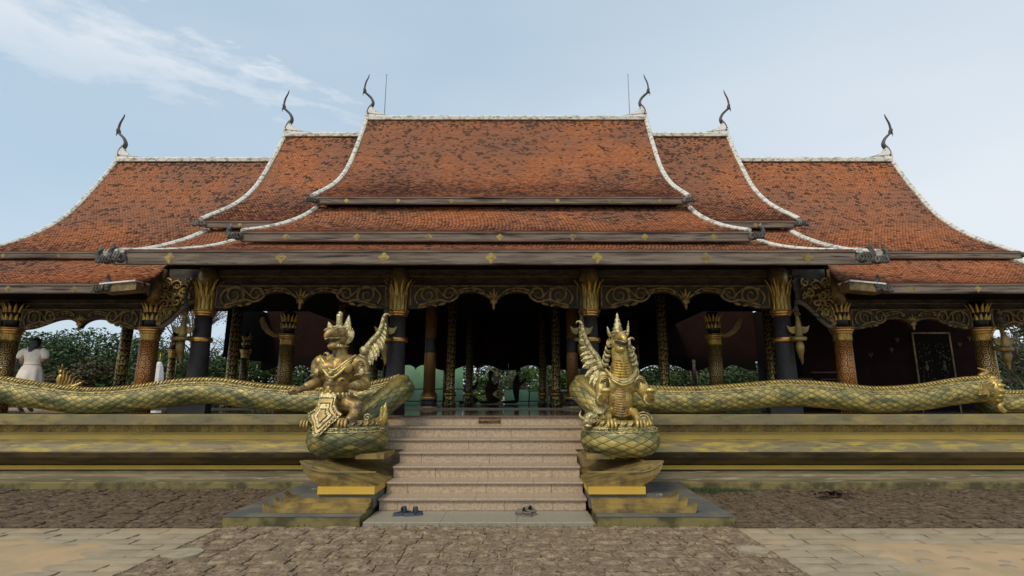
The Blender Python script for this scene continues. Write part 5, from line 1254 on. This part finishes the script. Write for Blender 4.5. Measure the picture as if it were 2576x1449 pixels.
for q, h_ in ((-1,.15),(1,.24)):
    MB().tube(spline([(hx+q*.12,hy-.02,hz+.08),(hx+q*.15,hy-.02,hz+.16),(hx+q*.17,hy-.02,hz+.1+h_)], 8), [.045,.048,.048,.045,.042,.038,.032,.022,.006], 8, (1,.6), up=(0,1,0)).build('ear', M['silver_gold'], gr, world=False, smooth=True)
mb = MB()
for i in range(4):
    for q in (-1, 1): b = Vector((.04+q*(.12+.02*i), .02, 1.58-.07*i)); mb.tube(spline([b, b+Vector((q*.06,0,.0)), b+Vector((q*.09,0,.05)), b+Vector((q*.08,0,.10))], 6), [.03,.034,.03,.024,.018,.01,.003], 6)
mb.build('mane_flames', M['silver_gold'], gr, world=False, smooth=True, kind='stuff')
for i in range(9):                                  # bright neck plates
    z = 1.20 + .040*i; w_ = .175 - .008*i; y = -.165 + .008*i
    pts = spline([(.05-w_,y+.06,z+.02),(.05-w_*.6,y-.01,z-.01),(.05,y-.035,z-.02),(.05+w_*.6,y-.01,z-.01),(.05+w_,y+.06,z+.02)], 12)
    MB().tube(pts, .022, 7, (1.15,.32)).build('neck_plate', M['gold'], gr, world=False, smooth=True)
for i in range(12):                                 # belly plates
    z = .60 + .036*i; w_ = .13; y = -.165 - .012*sin(i/11*pi)
    pts = spline([(.02-w_,y+.05,z+.012),(.02,y-.025,z-.012),(.02+w_,y+.05,z+.012)], 10)
    MB().tube(pts, .019, 7, (1.15,.3)).build('belly_plate', M['gold_statue'], gr, world=False, smooth=True)
for k in range(3):
    pts = spline([(-.20+.02*k,-.05,1.30-.035*k),(-.10,-.16-.012*k,1.19-.035*k),(.05,-.20-.012*k,1.13-.04*k),(.20,-.16-.012*k,1.19-.035*k),(.30-.02*k,-.05,1.30-.035*k)], 30)
    if k == 1: mb = MB(); ball(mb, pts, .027); mb.build('necklace_beads', M['silver_gold'], gr, world=False, smooth=True)
    else: MB().tube(pts, .018, 8).build('necklace', M['gold_statue2'], gr, world=False, smooth=True)
for q, cx_ in ((-1,-.22),(1,.33)):
    mb = MB()
    for r_ in (.03,.055,.08): mb.tube([(cx_+r_*cos(a)*.8, -.125-.01*(1-r_/.1), 1.08+r_*sin(a)*1.1) for a in [2*pi*i/18 for i in range(19)]], .007, 5)
    mb.build('shoulder_spiral', M['dark_wash'], gr, world=False, smooth=True)
    c_ = (cx_ - .07*(1 if q<0 else -1.2), -.27, .84); MB().tube([(c_[0]+.07*cos(a), c_[1]+.02*sin(a)+.0, c_[2]+.07*sin(a)) for a in [2*pi*i/16 for i in range(17)]], .02, 6).build('wrist_band', M['silver_gold'], gr, world=False, smooth=True)
feather_wing(gr, M['silver_gold'], -1, [(-.20,.12,1.20),(-.24,.15,1.34),(-.29,.16,1.50),(-.38,.17,1.62),(-.46,.17,1.78),(-.51,.17,1.94),(-.52,.17,2.02)],
    [(.03,-.5,-.85,.26,.055),(.08,-.65,-.7,.28,.055),(.13,-.78,-.55,.30,.055),(.19,-.9,-.35,.30,.055),(.27,-.9,-.2,.29,.055),(.35,-.85,-.05,.27,.05),(.43,-.8,.05,.24,.05),(.52,-.7,.2,.19,.045),(.6,-.6,.35,.16,.045),(.68,-.5,.5,.13,.04),(.76,-.4,.6,.11,.035),(.84,-.35,.7,.09,.03)], wth=.06)
MB().ell((-.225,.10,1.36),(.075,.06,.08),12,9).build('wing_joint', M['silver_gold'], gr, world=False, smooth=True)
feather_wing(gr, M['silver_gold'], 1, [(.28,.14,1.20),(.27,.2,1.36),(.26,.24,1.52),(.25,.26,1.66),(.24,.27,1.76)],
    [(.1,.5,-.8,.18,.05),(.25,.6,-.6,.17,.05),(.4,.6,-.4,.15,.05),(.55,.6,-.2,.13,.045),(.7,.5,.1,.1,.04)])
# small naga head of the coil, left of the bird's leg
mb = MB(); mb.ell((-.46,-.22,.56),(.12,.12,.10),14,10).ell((-.52,-.30,.52),(.09,.09,.06),12,8).ell((-.52,-.30,.46),(.07,.08,.035),10,7)
for k in range(6): mb.tube(spline([(-.42+.02*k,-.2,.60),(-.40+.03*k,-.2,.68),(-.36+.03*k,-.2,.74)],5), [.03,.03,.025,.02,.012,.003], 6)
for r_ in (.025,.045,.065): mb.tube([(-.44+r_*cos(a), -.335+.05*r_, .56+r_*sin(a)*.8) for a in [2*pi*i/16 for i in range(17)]], .009, 5)
mb.tube(spline([(-.56,-.34,.54),(-.64,-.34,.60),(-.62,-.34,.68)],6), [.03,.03,.026,.022,.016,.01,.003], 6)
mb.build('naga_head', M['silver_gold'], gr, world=False, smooth=True)
for k, r_ in enumerate((.05,.09,.13)): MB().tube([(.34+r_*cos(a), -.18, .52+r_*sin(a)) for a in [pi*i/14 for i in range(15)]], .014, 6).build('coil_loop', M['silver_gold'], gr, world=False, smooth=True)
# ================================================================== PEOPLE
def skin_body(parent, joints, edges, m, name='body', root=0, sub=2):
    """joints: list of (pos, radius); skin modifier grows one continuous surface, baked to a mesh"""
    me = bpy.data.meshes.new(name); me.from_pydata([j[0] for j in joints], edges, [])
    o = bpy.data.objects.new(name, me); C.objects.link(o)
    md = o.modifiers.new('s', 'SKIN'); md.use_smooth_shade = True
    for i, j in enumerate(joints):
        r = j[1] if hasattr(j[1], '__len__') else (j[1], j[1]); me.skin_vertices[0].data[i].radius = r
    me.skin_vertices[0].data[root].use_root = True
    o.modifiers.new('u', 'SUBSURF').levels = sub
    dg = bpy.context.evaluated_depsgraph_get(); m2 = bpy.data.meshes.new_from_object(o.evaluated_get(dg)); bpy.data.objects.remove(o)
    m2.materials.clear(); m2.materials.append(m); m2.polygons.foreach_set('use_smooth', [True]*len(m2.polygons))
    q = bpy.data.objects.new(name, m2); C.objects.link(q); q.parent = parent; return q
def small_hand(mb, c, d, k=1.):
    c = Vector(c); d = Vector(d).normalized(); sv = d.cross(Vector((0,0,1))).normalized()
    mb.ell(c, (.035*k,.03*k,.04*k), 8, 6)
    for q in range(4):
        b = c + sv*(q-1.5)*.017*k + d*.02; mb.tube([b, b+d*.035*k, b+d*(.062+.008*(q in (1,2)))*k - Vector((0,0,.012))], [.009*k,.008*k,.005*k], 6)
    b = c + sv*.03*k; mb.tube([b, b+d*.03*k+sv*.012*k], [.01*k,.007*k], 6)
def standing(loc, rz, top, skirt, label, h=1.58, white=True, bag=False):
    p = thing('person', label, 'person', loc, None, rz); k = h/1.58
    # faces +Y (away); local coords
    J = [((0,0,.92*k),(.14,.11)),((0,0,1.12*k),(.105,.085)),((0,-.01,1.30*k),(.145,.09)),((0,0,1.39*k),(.05,.05)),((0,.01,1.44*k),(.05,.05)),
         ((.16*k,0,1.34*k),(.055,.055)),((.22*k,-.03,1.13*k),(.043,.043)),((.13*k,.17,1.10*k),(.032,.032)),((.07*k,.26,1.16*k),(.025,.02)),
         ((-.16*k,0,1.34*k),(.055,.055)),((-.23*k,-.03,1.13*k),(.043,.043)),((-.15*k,.16,1.06*k),(.032,.032)),((-.08*k,.26,1.12*k),(.025,.02)),
         ((.08,0,.84*k),(.085,.085)),((.085,.0,.47*k),(.055,.055)),((.085,-.01,.09*k),(.036,.036)),((.09,.1,.03),(.035,.025)),
         ((-.08,0,.84*k),(.085,.085)),((-.085,.0,.47*k),(.055,.055)),((-.085,-.01,.09*k),(.036,.036)),((-.09,.1,.03),(.035,.025))]
    E_ = [(0,1),(1,2),(2,3),(3,4),(2,5),(5,6),(6,7),(7,8),(2,9),(9,10),(10,11),(11,12),(0,13),(13,14),(14,15),(15,16),(0,17),(17,18),(18,19),(19,20)]
    skin_body(p, J, E_, M['skin'])
    mb = MB(); small_hand(mb, (.05*k,.29,1.18*k), (-.2,.5,.3)); small_hand(mb, (-.06*k,.29,1.14*k), (.2,.5,.3)); mb.build('hands', M['skin'], p, world=False, smooth=True)
    mb = MB().ell((0,.02,1.50*k), (.078,.092,.108), 16, 12).ell((0,.115,1.485*k), (.014,.02,.018), 8, 6).ell((.08,.02,1.49*k),(.012,.02,.028),8,6).ell((-.08,.02,1.49*k),(.012,.02,.028),8,6).ell((.03,.1,1.505*k),(.012,.01,.007),8,6).ell((-.03,.1,1.505*k),(.012,.01,.007),8,6).ell((0,.105,1.45*k),(.022,.01,.007),8,6); mb.build('head', M['skin'], p, world=False, smooth=True)
    mb = MB().ell((0,-.01,1.52*k), (.092,.098,.112), 18, 12).ell((.01,-.05,1.46*k),(.088,.055,.10),14,10)
    for i in range(9): mb.tube(spline([(-.06+.014*i,-.075,1.47*k),(-.03+.008*i,-.10,1.36*k),(-.015+.005*i,-.105,(1.22+.012*(i%3))*k)],8), [.018,.018,.017,.016,.015,.013,.011,.008,.003], 6)
    mb.build('hair', M['hair'], p, world=False, smooth=True)
    # dress: loft with folds
    def cloth(secs, m, name, folds=.0, n=44):
        vs = []; fs = []
        for i, (z, a, b, oy) in enumerate(secs):
            for q in range(n):
                t = 2*pi*q/n; f = 1 + folds*(i/len(secs))*sin(t*9 + i*.4) + .02*noise.noise(Vector((cos(t)*2, sin(t)*2, z*5)))
                vs.append((a*f*cos(t), oy + b*f*sin(t), z*k))
        for i in range(len(secs)-1):
            for q in range(n): fs.append((i*n+q, i*n+(q+1)%n, (i+1)*n+(q+1)%n, (i+1)*n+q))
        return MB().add(vs, fs).build(name, m, p, world=False, smooth=True)
    cloth([(1.40,.07,.06,0),(1.38,.12,.08,0),(1.34,.175,.10,-.01),(1.26,.17,.115,-.01),(1.15,.145,.105,0),(1.05,.135,.10,0),(1.03,.14,.105,0)], M[top], 'top_of_dress' if top == skirt else 'blouse', .02)
    cloth([(1.035,.138,.103,0),(.98,.165,.13,0),(.9,.19,.16,0),(.75,.215,.185,0),(.6,.235,.2,0),(.42,.26,.215,0)], M[skirt], 'skirt', .1)
    for s_ in (-1, 1):
        mb = MB().tube(spline([(s_*.13,0,1.37*k),(s_*.195,-.01,1.31*k),(s_*.225,-.02,1.22*k),(s_*.225,-.02,1.17*k)], 10), [.045,.055,.063,.068,.07,.07,.068,.064,.06,.054,.045], 14); mb.build('sleeve', M[top], p, world=False, smooth=True)
    return p
w1 = standing((-9.12, 10.55, 1.225), .1, 'dress', 'dress', 'woman in a white puff-sleeved dress with a black ponytail, seen from behind', 1.40)
MB().tube([(-.14+.1466*cos(a)*0+ (.14+.14*cos(a)), .0+.106*sin(a), .93) for a in [2*pi*i/28 for i in range(29)]], .011, 6).build('sash', M['dress'], w1, world=False, smooth=True)
w2 = standing((-10.3, 11.2, 1.2), .25, 'cloth_maroon', 'cloth_maroon', 'person in dark maroon mostly hidden behind the woman in white', 1.5)
bg_ = thing('shoulder_bag', 'pale pink shoulder bag hanging beside the woman in white', 'bag', (-9.43, 10.52, 1.76))
MB().bbox(-.12,.05,-.04,.04,-.12,.1,.02).build('pouch', M['bag'], bg_, world=False)
MB().bbox(.06,.16,-.03,.05,-.14,.06,.02).build('pocket', M['bag'], bg_, world=False)
MB().tube(spline([(-.09,0,.1),(-.06,.02,.3),(.02,.05,.42),(.08,.02,.3),(.06,0,.08)],16), .009, 6).build('strap', M['cloth_black'], bg_, world=False, smooth=True)
def kneeler(loc, rz, m, hm, label, upright=True, k=1.):
    """facing +X locally; kneeling upright in prayer, or sitting back on the heels"""
    p = thing('person', label, 'person', loc, 'worshippers on the hall floor', rz)
    hz = .46*k if upright else .20*k
    J = [((0,0,hz),(.18,.17)),((.02,0,hz+.2*k),(.15,.15)),((.05,0,hz+.40*k),(.17,.17)),((.07,0,hz+.50*k),(.05,.05)),((.09,0,hz+.56*k),(.05,.05)),
         ((.05,.16*k,hz+.40*k),(.06,.06)),((.14,.19*k,hz+.18*k),(.048,.048)),((.32,.06,hz+.34*k),(.034,.034)),((.35,.02,hz+.42*k),(.025,.022)),
         ((.05,-.16*k,hz+.40*k),(.06,.06)),((.14,-.19*k,hz+.18*k),(.048,.048)),((.32,-.06,hz+.34*k),(.034,.034)),((.35,-.02,hz+.42*k),(.025,.022))]
    E_ = [(0,1),(1,2),(2,3),(3,4),(2,5),(5,6),(6,7),(7,8),(2,9),(9,10),(10,11),(11,12)]
    for s_ in (1, -1):
        b = len(J)
        if upright: J += [((.03,s_*.09,hz-.08),(.10,.10)),((.06,s_*.1,.09),(.07,.07)),((-.16,s_*.1,.07),(.055,.055)),((-.38,s_*.1,.07),(.04,.04)),((-.44,s_*.1,.03),(.035,.04))]
        else: J += [((.08,s_*.10,hz-.02),(.10,.10)),((.36,s_*.14,.13),(.075,.075)),((.12,s_*.15,.07),(.055,.055)),((-.16,s_*.12,.06),(.04,.04)),((-.24,s_*.12,.05),(.035,.035))]
        E_ += [(0,b),(b,b+1),(b+1,b+2),(b+2,b+3),(b+3,b+4)]
    skin_body(p, J, E_, M[m])
    c_ = (.11, 0, hz+.66*k)
    MB().ell(c_, (.09,.076,.108), 14, 10).ell((c_[0]+.09,0,c_[2]-.01),(.02,.014,.018),8,6).ell((c_[0],.078,c_[2]-.01),(.02,.012,.028),8,6).ell((c_[0],-.078,c_[2]-.01),(.02,.012,.028),8,6).build('head', M['skin'], p, world=False, smooth=True)
    mb = MB().ell((c_[0]-.02,0,c_[2]+.03), (.095,.09,.10), 14, 10)
    if hm: mb.ell((c_[0]-.06,0,c_[2]-.08),(.06,.085,.13),12,8)
    mb.build('hair', M['hair'], p, world=False, smooth=True)
    mb = MB()
    for s_ in (1, -1):
        mb.ell((.37,s_*.014,hz+.47*k),(.014,.012,.05),8,6)
        for q in range(4): mb.tube([(.36+.014*q-.02,s_*.012,hz+.50*k),(.365+.014*q-.02,s_*.009,hz+.585*k)], [.008,.005], 5)
        mb.tube([(.35,s_*.014,hz+.47*k),(.33,s_*.014,hz+.53*k)], [.009,.006], 5)
    mb.build('hands', M['skin'], p, world=False, smooth=True)
    return p
kneeler((.28, 18.6, 1.225), .1, 'cloth_black', False, 'man in black kneeling upright with palms pressed together in prayer', True, 1.0)
kneeler((-.62, 18.2, 1.225), .5, 'cloth_maroon', True, 'woman in maroon sitting on the floor beside the pale slanted board', False, 1.15)
kneeler((-1.28, 17.6, 1.225), .3, 'cloth_grey', True, 'person in charcoal sitting at the foot of the inner left column', False, 1.2)
tb = thing('reading_stand', 'pale wooden slanted board on a post beside the seated worshippers', 'stand', (-.28, 19.55, 1.225))
tb.scale = (1.15, 1, 1.2)
MB().tube([(0,0,0),(0,0,.45)], .035, 8).build('post', M['pale_wood'], tb, world=False)
MB().prism([(-.38,.72),(-.34,.74),(.34,.40),(.32,.36)], (0,-.2,0), (1,0,0), (0,0,1), (0,.4,0)).build('board', M['pale_wood'], tb, world=False)
ps = thing('stone_pedestal', 'dark stepped stone block at the foot of the right inner column', 'pedestal', (1.58, 15.2, 1.225))
for a, z0, z1 in ((.30,0,.09),(.27,.092,.30),(.30,.302,.36),(.2,.362,.42)): MB().bbox(-a,a,-a,a,z0,z1,.012).build('stone_tier', M['laterite_dark'], ps, world=False)
fr_ = thing('framed_picture', 'small framed picture on a thin black easel inside the hall', 'picture', (1.45, 17.3, 1.225))
mb = MB(); 
for x in (-.1, .1): mb.tube([(x*1.3,0,0),(x*.6,.02,.55)], .012, 6)
mb.tube([(0,.2,0),(0,.02,.55)], .012, 6).build('easel', M['black'], fr_, world=False)
MB().box(-.14,.14,-.02,0,.34,.36).box(-.14,.14,-.02,0,.60,.62).box(-.14,-.12,-.02,0,.361,.599).box(.12,.14,-.02,0,.361,.599).build('frame', M['white'], fr_, world=False)
MB().box(-.119,.119,-.012,-.002,.361,.599).build('picture', M['carve'], fr_, world=False)
al = thing('altar_table', 'black low altar table with small offerings right of the kneeling man', 'table', (.98, 18.2, 1.225))
MB().bbox(-.28,.28,-.2,.2,.42,.46,.01).build('tabletop', M['black'], al, world=False)
for x in (-.24,.24):
    for y in (-.16,.16): MB().tube([(x,y,0),(x*.9,y,.42)], .022, 6).build('leg', M['black'], al, world=False)
off = MB().lathe([(.03,0),(.05,.03),(.04,.1),(.06,.13)], 12, (.98+.1, 18.1, 1.687)).build('offering_bowl', M['steel'], None, loc=(1.08,18.1,1.687), smooth=True); tag(off, 'small metal offering bowl on the black altar table', 'bowl')
# ------------------------------------------------------------------ sandals
def sandal(parent, x, y, rz, strap, sole, m1, m2, slide=False, L_=.27):
    n = 26; outl = []
    for k in range(n):
        a = 2*pi*k/n; w_ = .048 + .009*cos(a); outl.append((L_/2*cos(a), w_*sin(a)*(1 if cos(a) > -.2 else .9)))
    c_, s_ = cos(rz), sin(rz); T_ = lambda a, b: (x + a*c_ - b*s_, y + a*s_ + b*c_)
    o = bpy.data.objects.new(sole, None)
    def pr(sc, z0, z1): mb = MB(); vs = [(*T_(a*sc, b*sc), z0) for a, b in outl] + [(*T_(a*sc*.98, b*sc*.97), z1) for a, b in outl]; return mb.add(vs, [tuple(range(n))[::-1], tuple(range(n,2*n))] + [(i,(i+1)%n,(i+1)%n+n,i+n) for i in range(n)])
    so_ = pr(1, 0, .026).build(sole, m2, parent, world=False)
    pr(.94, .0262, .030).build('footbed', m1, so_, world=False)
    mb = MB(); vs = []; fs = []; ns = 14
    a0, a1 = (-.01, .10) if slide else (.0, .055)
    for i in range(6 if slide else 4):
        f = i / (5 if slide else 3); a = a0 + (a1-a0)*f; hgt = .062 - (.030*f if slide else .004)
        for k in range(ns+1):
            t = pi*k/ns; vs.append((*T_(a, .052*cos(t)*(1-.12*f)), .018 + hgt*sin(t)))
    m_ = (6 if slide else 4)
    for i in range(m_-1):
        for k in range(ns): fs.append((i*(ns+1)+k, i*(ns+1)+k+1, (i+1)*(ns+1)+k+1, (i+1)*(ns+1)+k))
    so = MB().add(vs, fs).build('strap', m1, so_, world=False, smooth=True)
    sm = so.modifiers.new('t', 'SOLIDIFY'); sm.thickness = .007
    if slide:
        mb = MB().tube(spline([(*T_(-.01,.05), .04), (*T_(-.09,.04), .035), (*T_(-.13,0), .034), (*T_(-.09,-.04), .035), (*T_(-.01,-.05), .04)], 16), .008, 6); mb.build('rim', m1, so_, world=False, smooth=True)
sd_ = thing('sandals', 'pair of navy strap sandals on the grey slab at the left', 'sandals', (-.93, 7.32, .04), 'footwear left at the stairs')
sandal(sd_, -.10, .02, .62, 'strap', 'sandal', M['navy'], M['navy_sole']); sandal(sd_, .06, -.0, .42, 'strap', 'sandal', M['navy'], M['navy_sole'])
sd_.scale = (.95,.95,1.45)
sd2_ = thing('sandals', 'pair of taupe foam slides on the grey slab at the right', 'sandals', (.58, 7.36, .04), 'footwear left at the stairs')
sandal(sd2_, -.03, -.05, 2.5, 'strap', 'sandal', M['taupe'], M['taupe'], True); sandal(sd2_, .06, .07, 2.2, 'strap', 'sandal', M['taupe'], M['taupe'], True)
sd2_.scale = (.95,.95,1.4)
# ------------------------------------------------------------------ chedi, gold boat bird
ch = thing('chedi', 'slender white pagoda spire with a gold tip beyond the left wing', 'pagoda', (-13.72, 21, 0))
ch.scale = (.87,.87,.87)
MB().lathe([(1.0,0),(1.0,.9),(.8,1.0),(.6,1.5),(.42,1.9),(.36,1.95)], 8, (0,0,0)).build('base', M['white'], ch, world=False)
MB().lathe([(.34,1.96),(.36,2.0),(.30,2.06),(.31,2.1),(.27,2.14)], 16).build('gold_ring', M['gold'], ch, world=False)
MB().lathe([(.25,2.14),(.24,2.5),(.17,2.98),(.145,3.0),(.17,3.03),(.12,3.06),(.14,3.1),(.09,3.13),(.10,3.17),(.05,3.22)], 8).build('spire', M['white'], ch, world=False)
MB().lathe([(.055,3.22),(.03,3.3),(.045,3.34),(.02,3.42),(.005,3.65)], 10).build('spire_tip', M['gold'], ch, world=False, smooth=True)
kb = thing('golden_boat', 'small gilt bird-figure boat beside the woman in white', 'statue', (-12.4, 15, 1.22))
MB().tube(spline([(-.5,0,.55),(-.3,0,.45),(.1,0,.45),(.45,0,.52),(.7,0,.68)], 16), [.05,.1,.14,.16,.17,.17,.17,.165,.16,.15,.14,.13,.11,.09,.07,.05,.02], 10).build('hull', M['gold'], kb, world=False, smooth=True)
mb = MB().ell((.05,0,.75),(.09,.07,.16),10,8).ell((.05,0,.95),(.06,.06,.07),10,8).tube([(.05,0,1.0),(.05,0,1.18)], [.035,.004], 8); mb.build('figure', M['gold'], kb, world=False, smooth=True)
for i in range(6):
    MB().tube(spline([(.10+.075*i,0,.55),(.14+.09*i,0,.80-.05*i),(.12+.10*i,0,.98-.07*i),(.20+.10*i,0,1.08-.08*i)],8),[.03,.034,.034,.03,.026,.022,.016,.01,.003],6).build('feather', M['gold'], kb, world=False, smooth=True)
for i in range(3): MB().tube([(.3,-.16,.40+.06*i-.05),(.75,-.12,.52+.05*i-.12)], .02, 6).build('oar_slat', M['carve'], kb, world=False)
MB().box(-.5,.6,-.3,.3,0,.34).build('base', M['carve'], kb, world=False)
# ================================================================== TREES
def leaves(mb, c, r, n, size, rr, sq=1.0, hollow=.35):
    for i in range(n):
        v = Vector((rr.gauss(0,1), rr.gauss(0,1), rr.gauss(0,1))).normalized() * (hollow + (1-hollow)*rr.random()**.6)
        p = Vector(c) + Vector((v.x*r, v.y*r, v.z*r*sq))
        a = Vector((rr.uniform(-1,1), rr.uniform(-1,1), rr.uniform(-.6,.6))).normalized(); b = a.cross(Vector((rr.uniform(-1,1), rr.uniform(-1,1), rr.uniform(-1,1)))).normalized()
        s_ = size*rr.uniform(.6,1.4)
        mb.add([p - a*s_, p - b*s_*.45, p + a*s_, p + b*s_*.45], [(0,1,2,3)])
def tree(x, y, h, r, label, m='leaf', n=4200, seed=1, trunk=.12, leafsize=.09, lobes=11, group='trees behind the pavilion', low=.25, sq=.75, bare=False, kind='tree'):
    rr = random.Random(seed); t = thing(kind, label, 'tree', (x, y, 0), group)
    mb = MB(); top = Vector((rr.uniform(-.3,.3), 0, h*.6)); 
    mb.tube(spline([(0,0,-.1),(rr.uniform(-.1,.1),0,h*.25),(rr.uniform(-.2,.2),0,h*.5),top], 10), [trunk*(1-.07*i) for i in range(11)], 9)
    cs = []
    for i in range(lobes):
        a = 2*pi*i/lobes + rr.uniform(-.3,.3); d = r*rr.uniform(.35,.8); z = h*rr.uniform(low+.1,.88)
        c_ = Vector((cos(a)*d, sin(a)*d, z)); cs.append(c_)
        b0 = Vector((0,0,h*rr.uniform(.18,.5)))
        mb.tube(spline([b0, b0.lerp(c_,.5)+Vector((0,0,.15*h*rr.random())), c_], 6), [trunk*.4,trunk*.34,trunk*.28,trunk*.2,trunk*.15,trunk*.1,trunk*.05], 6)
        if bare:
            for q in range(14):
                e = c_ + Vector((rr.uniform(-1,1), rr.uniform(-1,1), rr.uniform(-.3,1)))*r*.45
                mb.tube(spline([b0.lerp(c_,.7), (c_+e)*.5+Vector((0,0,.1)), e], 4), [.025,.02,.015,.01,.004], 4)
    mb.build('trunk', M['bark_pale' if bare == 2 else 'bark'], t, world=False, smooth=True)
    lm = MB(); cs.append(Vector((0,0,h*.45)))
    for c_ in cs: leaves(lm, c_, r*rr.uniform(.32,.5), n//lobes, leafsize, rr, sq)
    if n: lm.build('crown', M[m], t, world=False, kind='stuff')
    return t
specs = [(-18.5,27,6.1,3.0,'dense dark green tree seen through the left arch','leaf',9000,1),(-22.5,29,6.6,3.4,'dark bushy tree at the left edge seen behind the woman','leaf',9000,2),
 (-26.5,30,7.2,3.5,'broad dark tree beyond the far left arch','leaf',8000,3),(-20.3,24.5,4.4,2.3,'reddish leaved tree low in the left arch','leaf_red',7000,4),(-15.4,30,6.0,2.6,'dark tree behind the white spire','leaf',8000,5),
 (-11.5,32,5.4,3,'green tree between the left inner columns','leaf',7000,6),(-7.2,30,5.2,2.6,'green tree behind the left guardian','leaf_bright',7000,7),
 (3.6,33,5.4,2.8,'green tree right of the kneeling man','leaf_bright',6000,8),(7.4,31,4.6,2.8,'dark tree behind the right side columns','leaf',7000,9),(11.5,30,4.8,2.8,'dark tree behind the right guardian side','leaf',6000,10),
 (30.5,28,8.2,3.4,'green tree at the right picture edge','leaf',9000,12)]
for x, y, h, r, lb, m, n, sd__ in specs: tree(x, y, h*(.68 if x < -14 else .84), r, lb, m, int(n*1.9), sd__, .2, .09, 16, low=.02)
tree(-20.5, 34, 8.6, 2.6, 'bare branched tree with purple blossom against the sky in the left arch', 'purple', 1600, 21, .16, .07, 12, bare=1, sq=.8)
tree(-16.2, 33, 8.6, 2.4, 'sparse bare tree above the gold column in the left wing', 'purple', 1200, 22, .16, .07, 12, bare=1, sq=.8)
tree(22.3, 23, 4.9, 1.7, 'half bare dark tree beyond the far right column', 'leaf', 700, 23, .18, .07, 12, bare=1)
tree(24.3, 25, 6.6, 2.2, 'leafy tree with dark trunk at the far right edge', 'leaf', 7000, 24, .2, .1, 12, low=.3)
tree(4.9, 24.5, 3.4, .8, 'small pale bare fan-shaped shrub behind the right guardian', 'leaf_red', 60, 25, .06, .05, 12, bare=2, kind='shrub', group='shrubs behind the pavilion')
tree(-.1, 27, 3.6, 1.3, 'pale branched shrub in the middle rear opening', 'leaf_bright', 900, 26, .08, .07, 12, bare=2, kind='shrub', group='shrubs behind the pavilion')
tree(-7.4, 24, 3.2, 1.1, 'dry reddish shrub behind the left middle column', 'leaf_red', 1800, 27, .06, .05, 10, bare=2, kind='shrub', group='shrubs behind the pavilion')
for i, (x, y, h, lb) in enumerate(((.9,26,2.9,'bright leafy shrub behind the praying man'),(1.9,27,3.2,'bright green shrub right of the praying man'),(-1.2,28,3.0,'green shrub behind the seated worshippers'),(-9.4,25,2.9,'dark shrub with white blossom left of the left tall column'),(-6.2,26,2.8,'dark shrub behind the left short column'),(7.3,25.5,2.7,'dark shrub behind the right short column'),(9.6,26,2.7,'dark low shrub inside the right side bay'),(3.1,26,2.6,'green shrub beside the right inner columns'),(-4.4,25.5,3.3,'green shrub behind the left guardian wing'))):
    tree(x, y, h, 1.3, lb, 'leaf_bright' if i in (0,1,2,8) else 'leaf', 3200, 40+i, .06, .085, 9, kind='shrub', low=.0, group='shrubs behind the pavilion')
fl_ = MB(); rr = random.Random(9)
for i in range(200):
    x = rr.choice((-9.4,-10.2,-8.6,-11.2)) + rr.gauss(0,.5); z = rr.uniform(1.5,2.9); leaves(fl_, (x, 23.8 + rr.random(), z), .05, 3, .03, rr)
tag(fl_.build('white_blossom', M['flower'], kind='stuff'), 'white blossom sprinkled over the shrubs left of the left tall column', 'flowers')
for i, (a, b, lb) in enumerate(((-5.3,-3.55,'leftmost green netting panel behind the inner columns'),(-3.45,-2.0,'green netting panel beside the rear centre opening'),(-.2,2.6,'low green netting panel behind the praying man'))):
    zt_ = 3.3 if i < 2 else 1.75
    nf = thing('netting_panel', lb, 'netting', ((a+b)/2, 22.6, 0), 'green netting panels behind the hall')
    MB().extr_x([(22.6,0),(22.6,zt_),(22.62,zt_),(22.62,0)], a, b, 8, .01).build('net', M['net'], nf)
    for x in (a, b): MB().box(x-.03, x+.03, 22.56, 22.598, 0, zt_+.05).build('post', M['net'], nf)
# a low dark hedge closes the view under the trees
mb = MB(); rr = random.Random(12)
for i in range(200): leaves(mb, (-36 + 72*i/200 + rr.uniform(-.3,.3), 36 + rr.uniform(-1,1), rr.uniform(.4,3.6)), 1.3, 280, .15, rr, .8)
tag(mb.build('hedge', M['leaf'], kind='stuff'), 'far dark green hedge closing the view behind the pavilion', 'hedge')
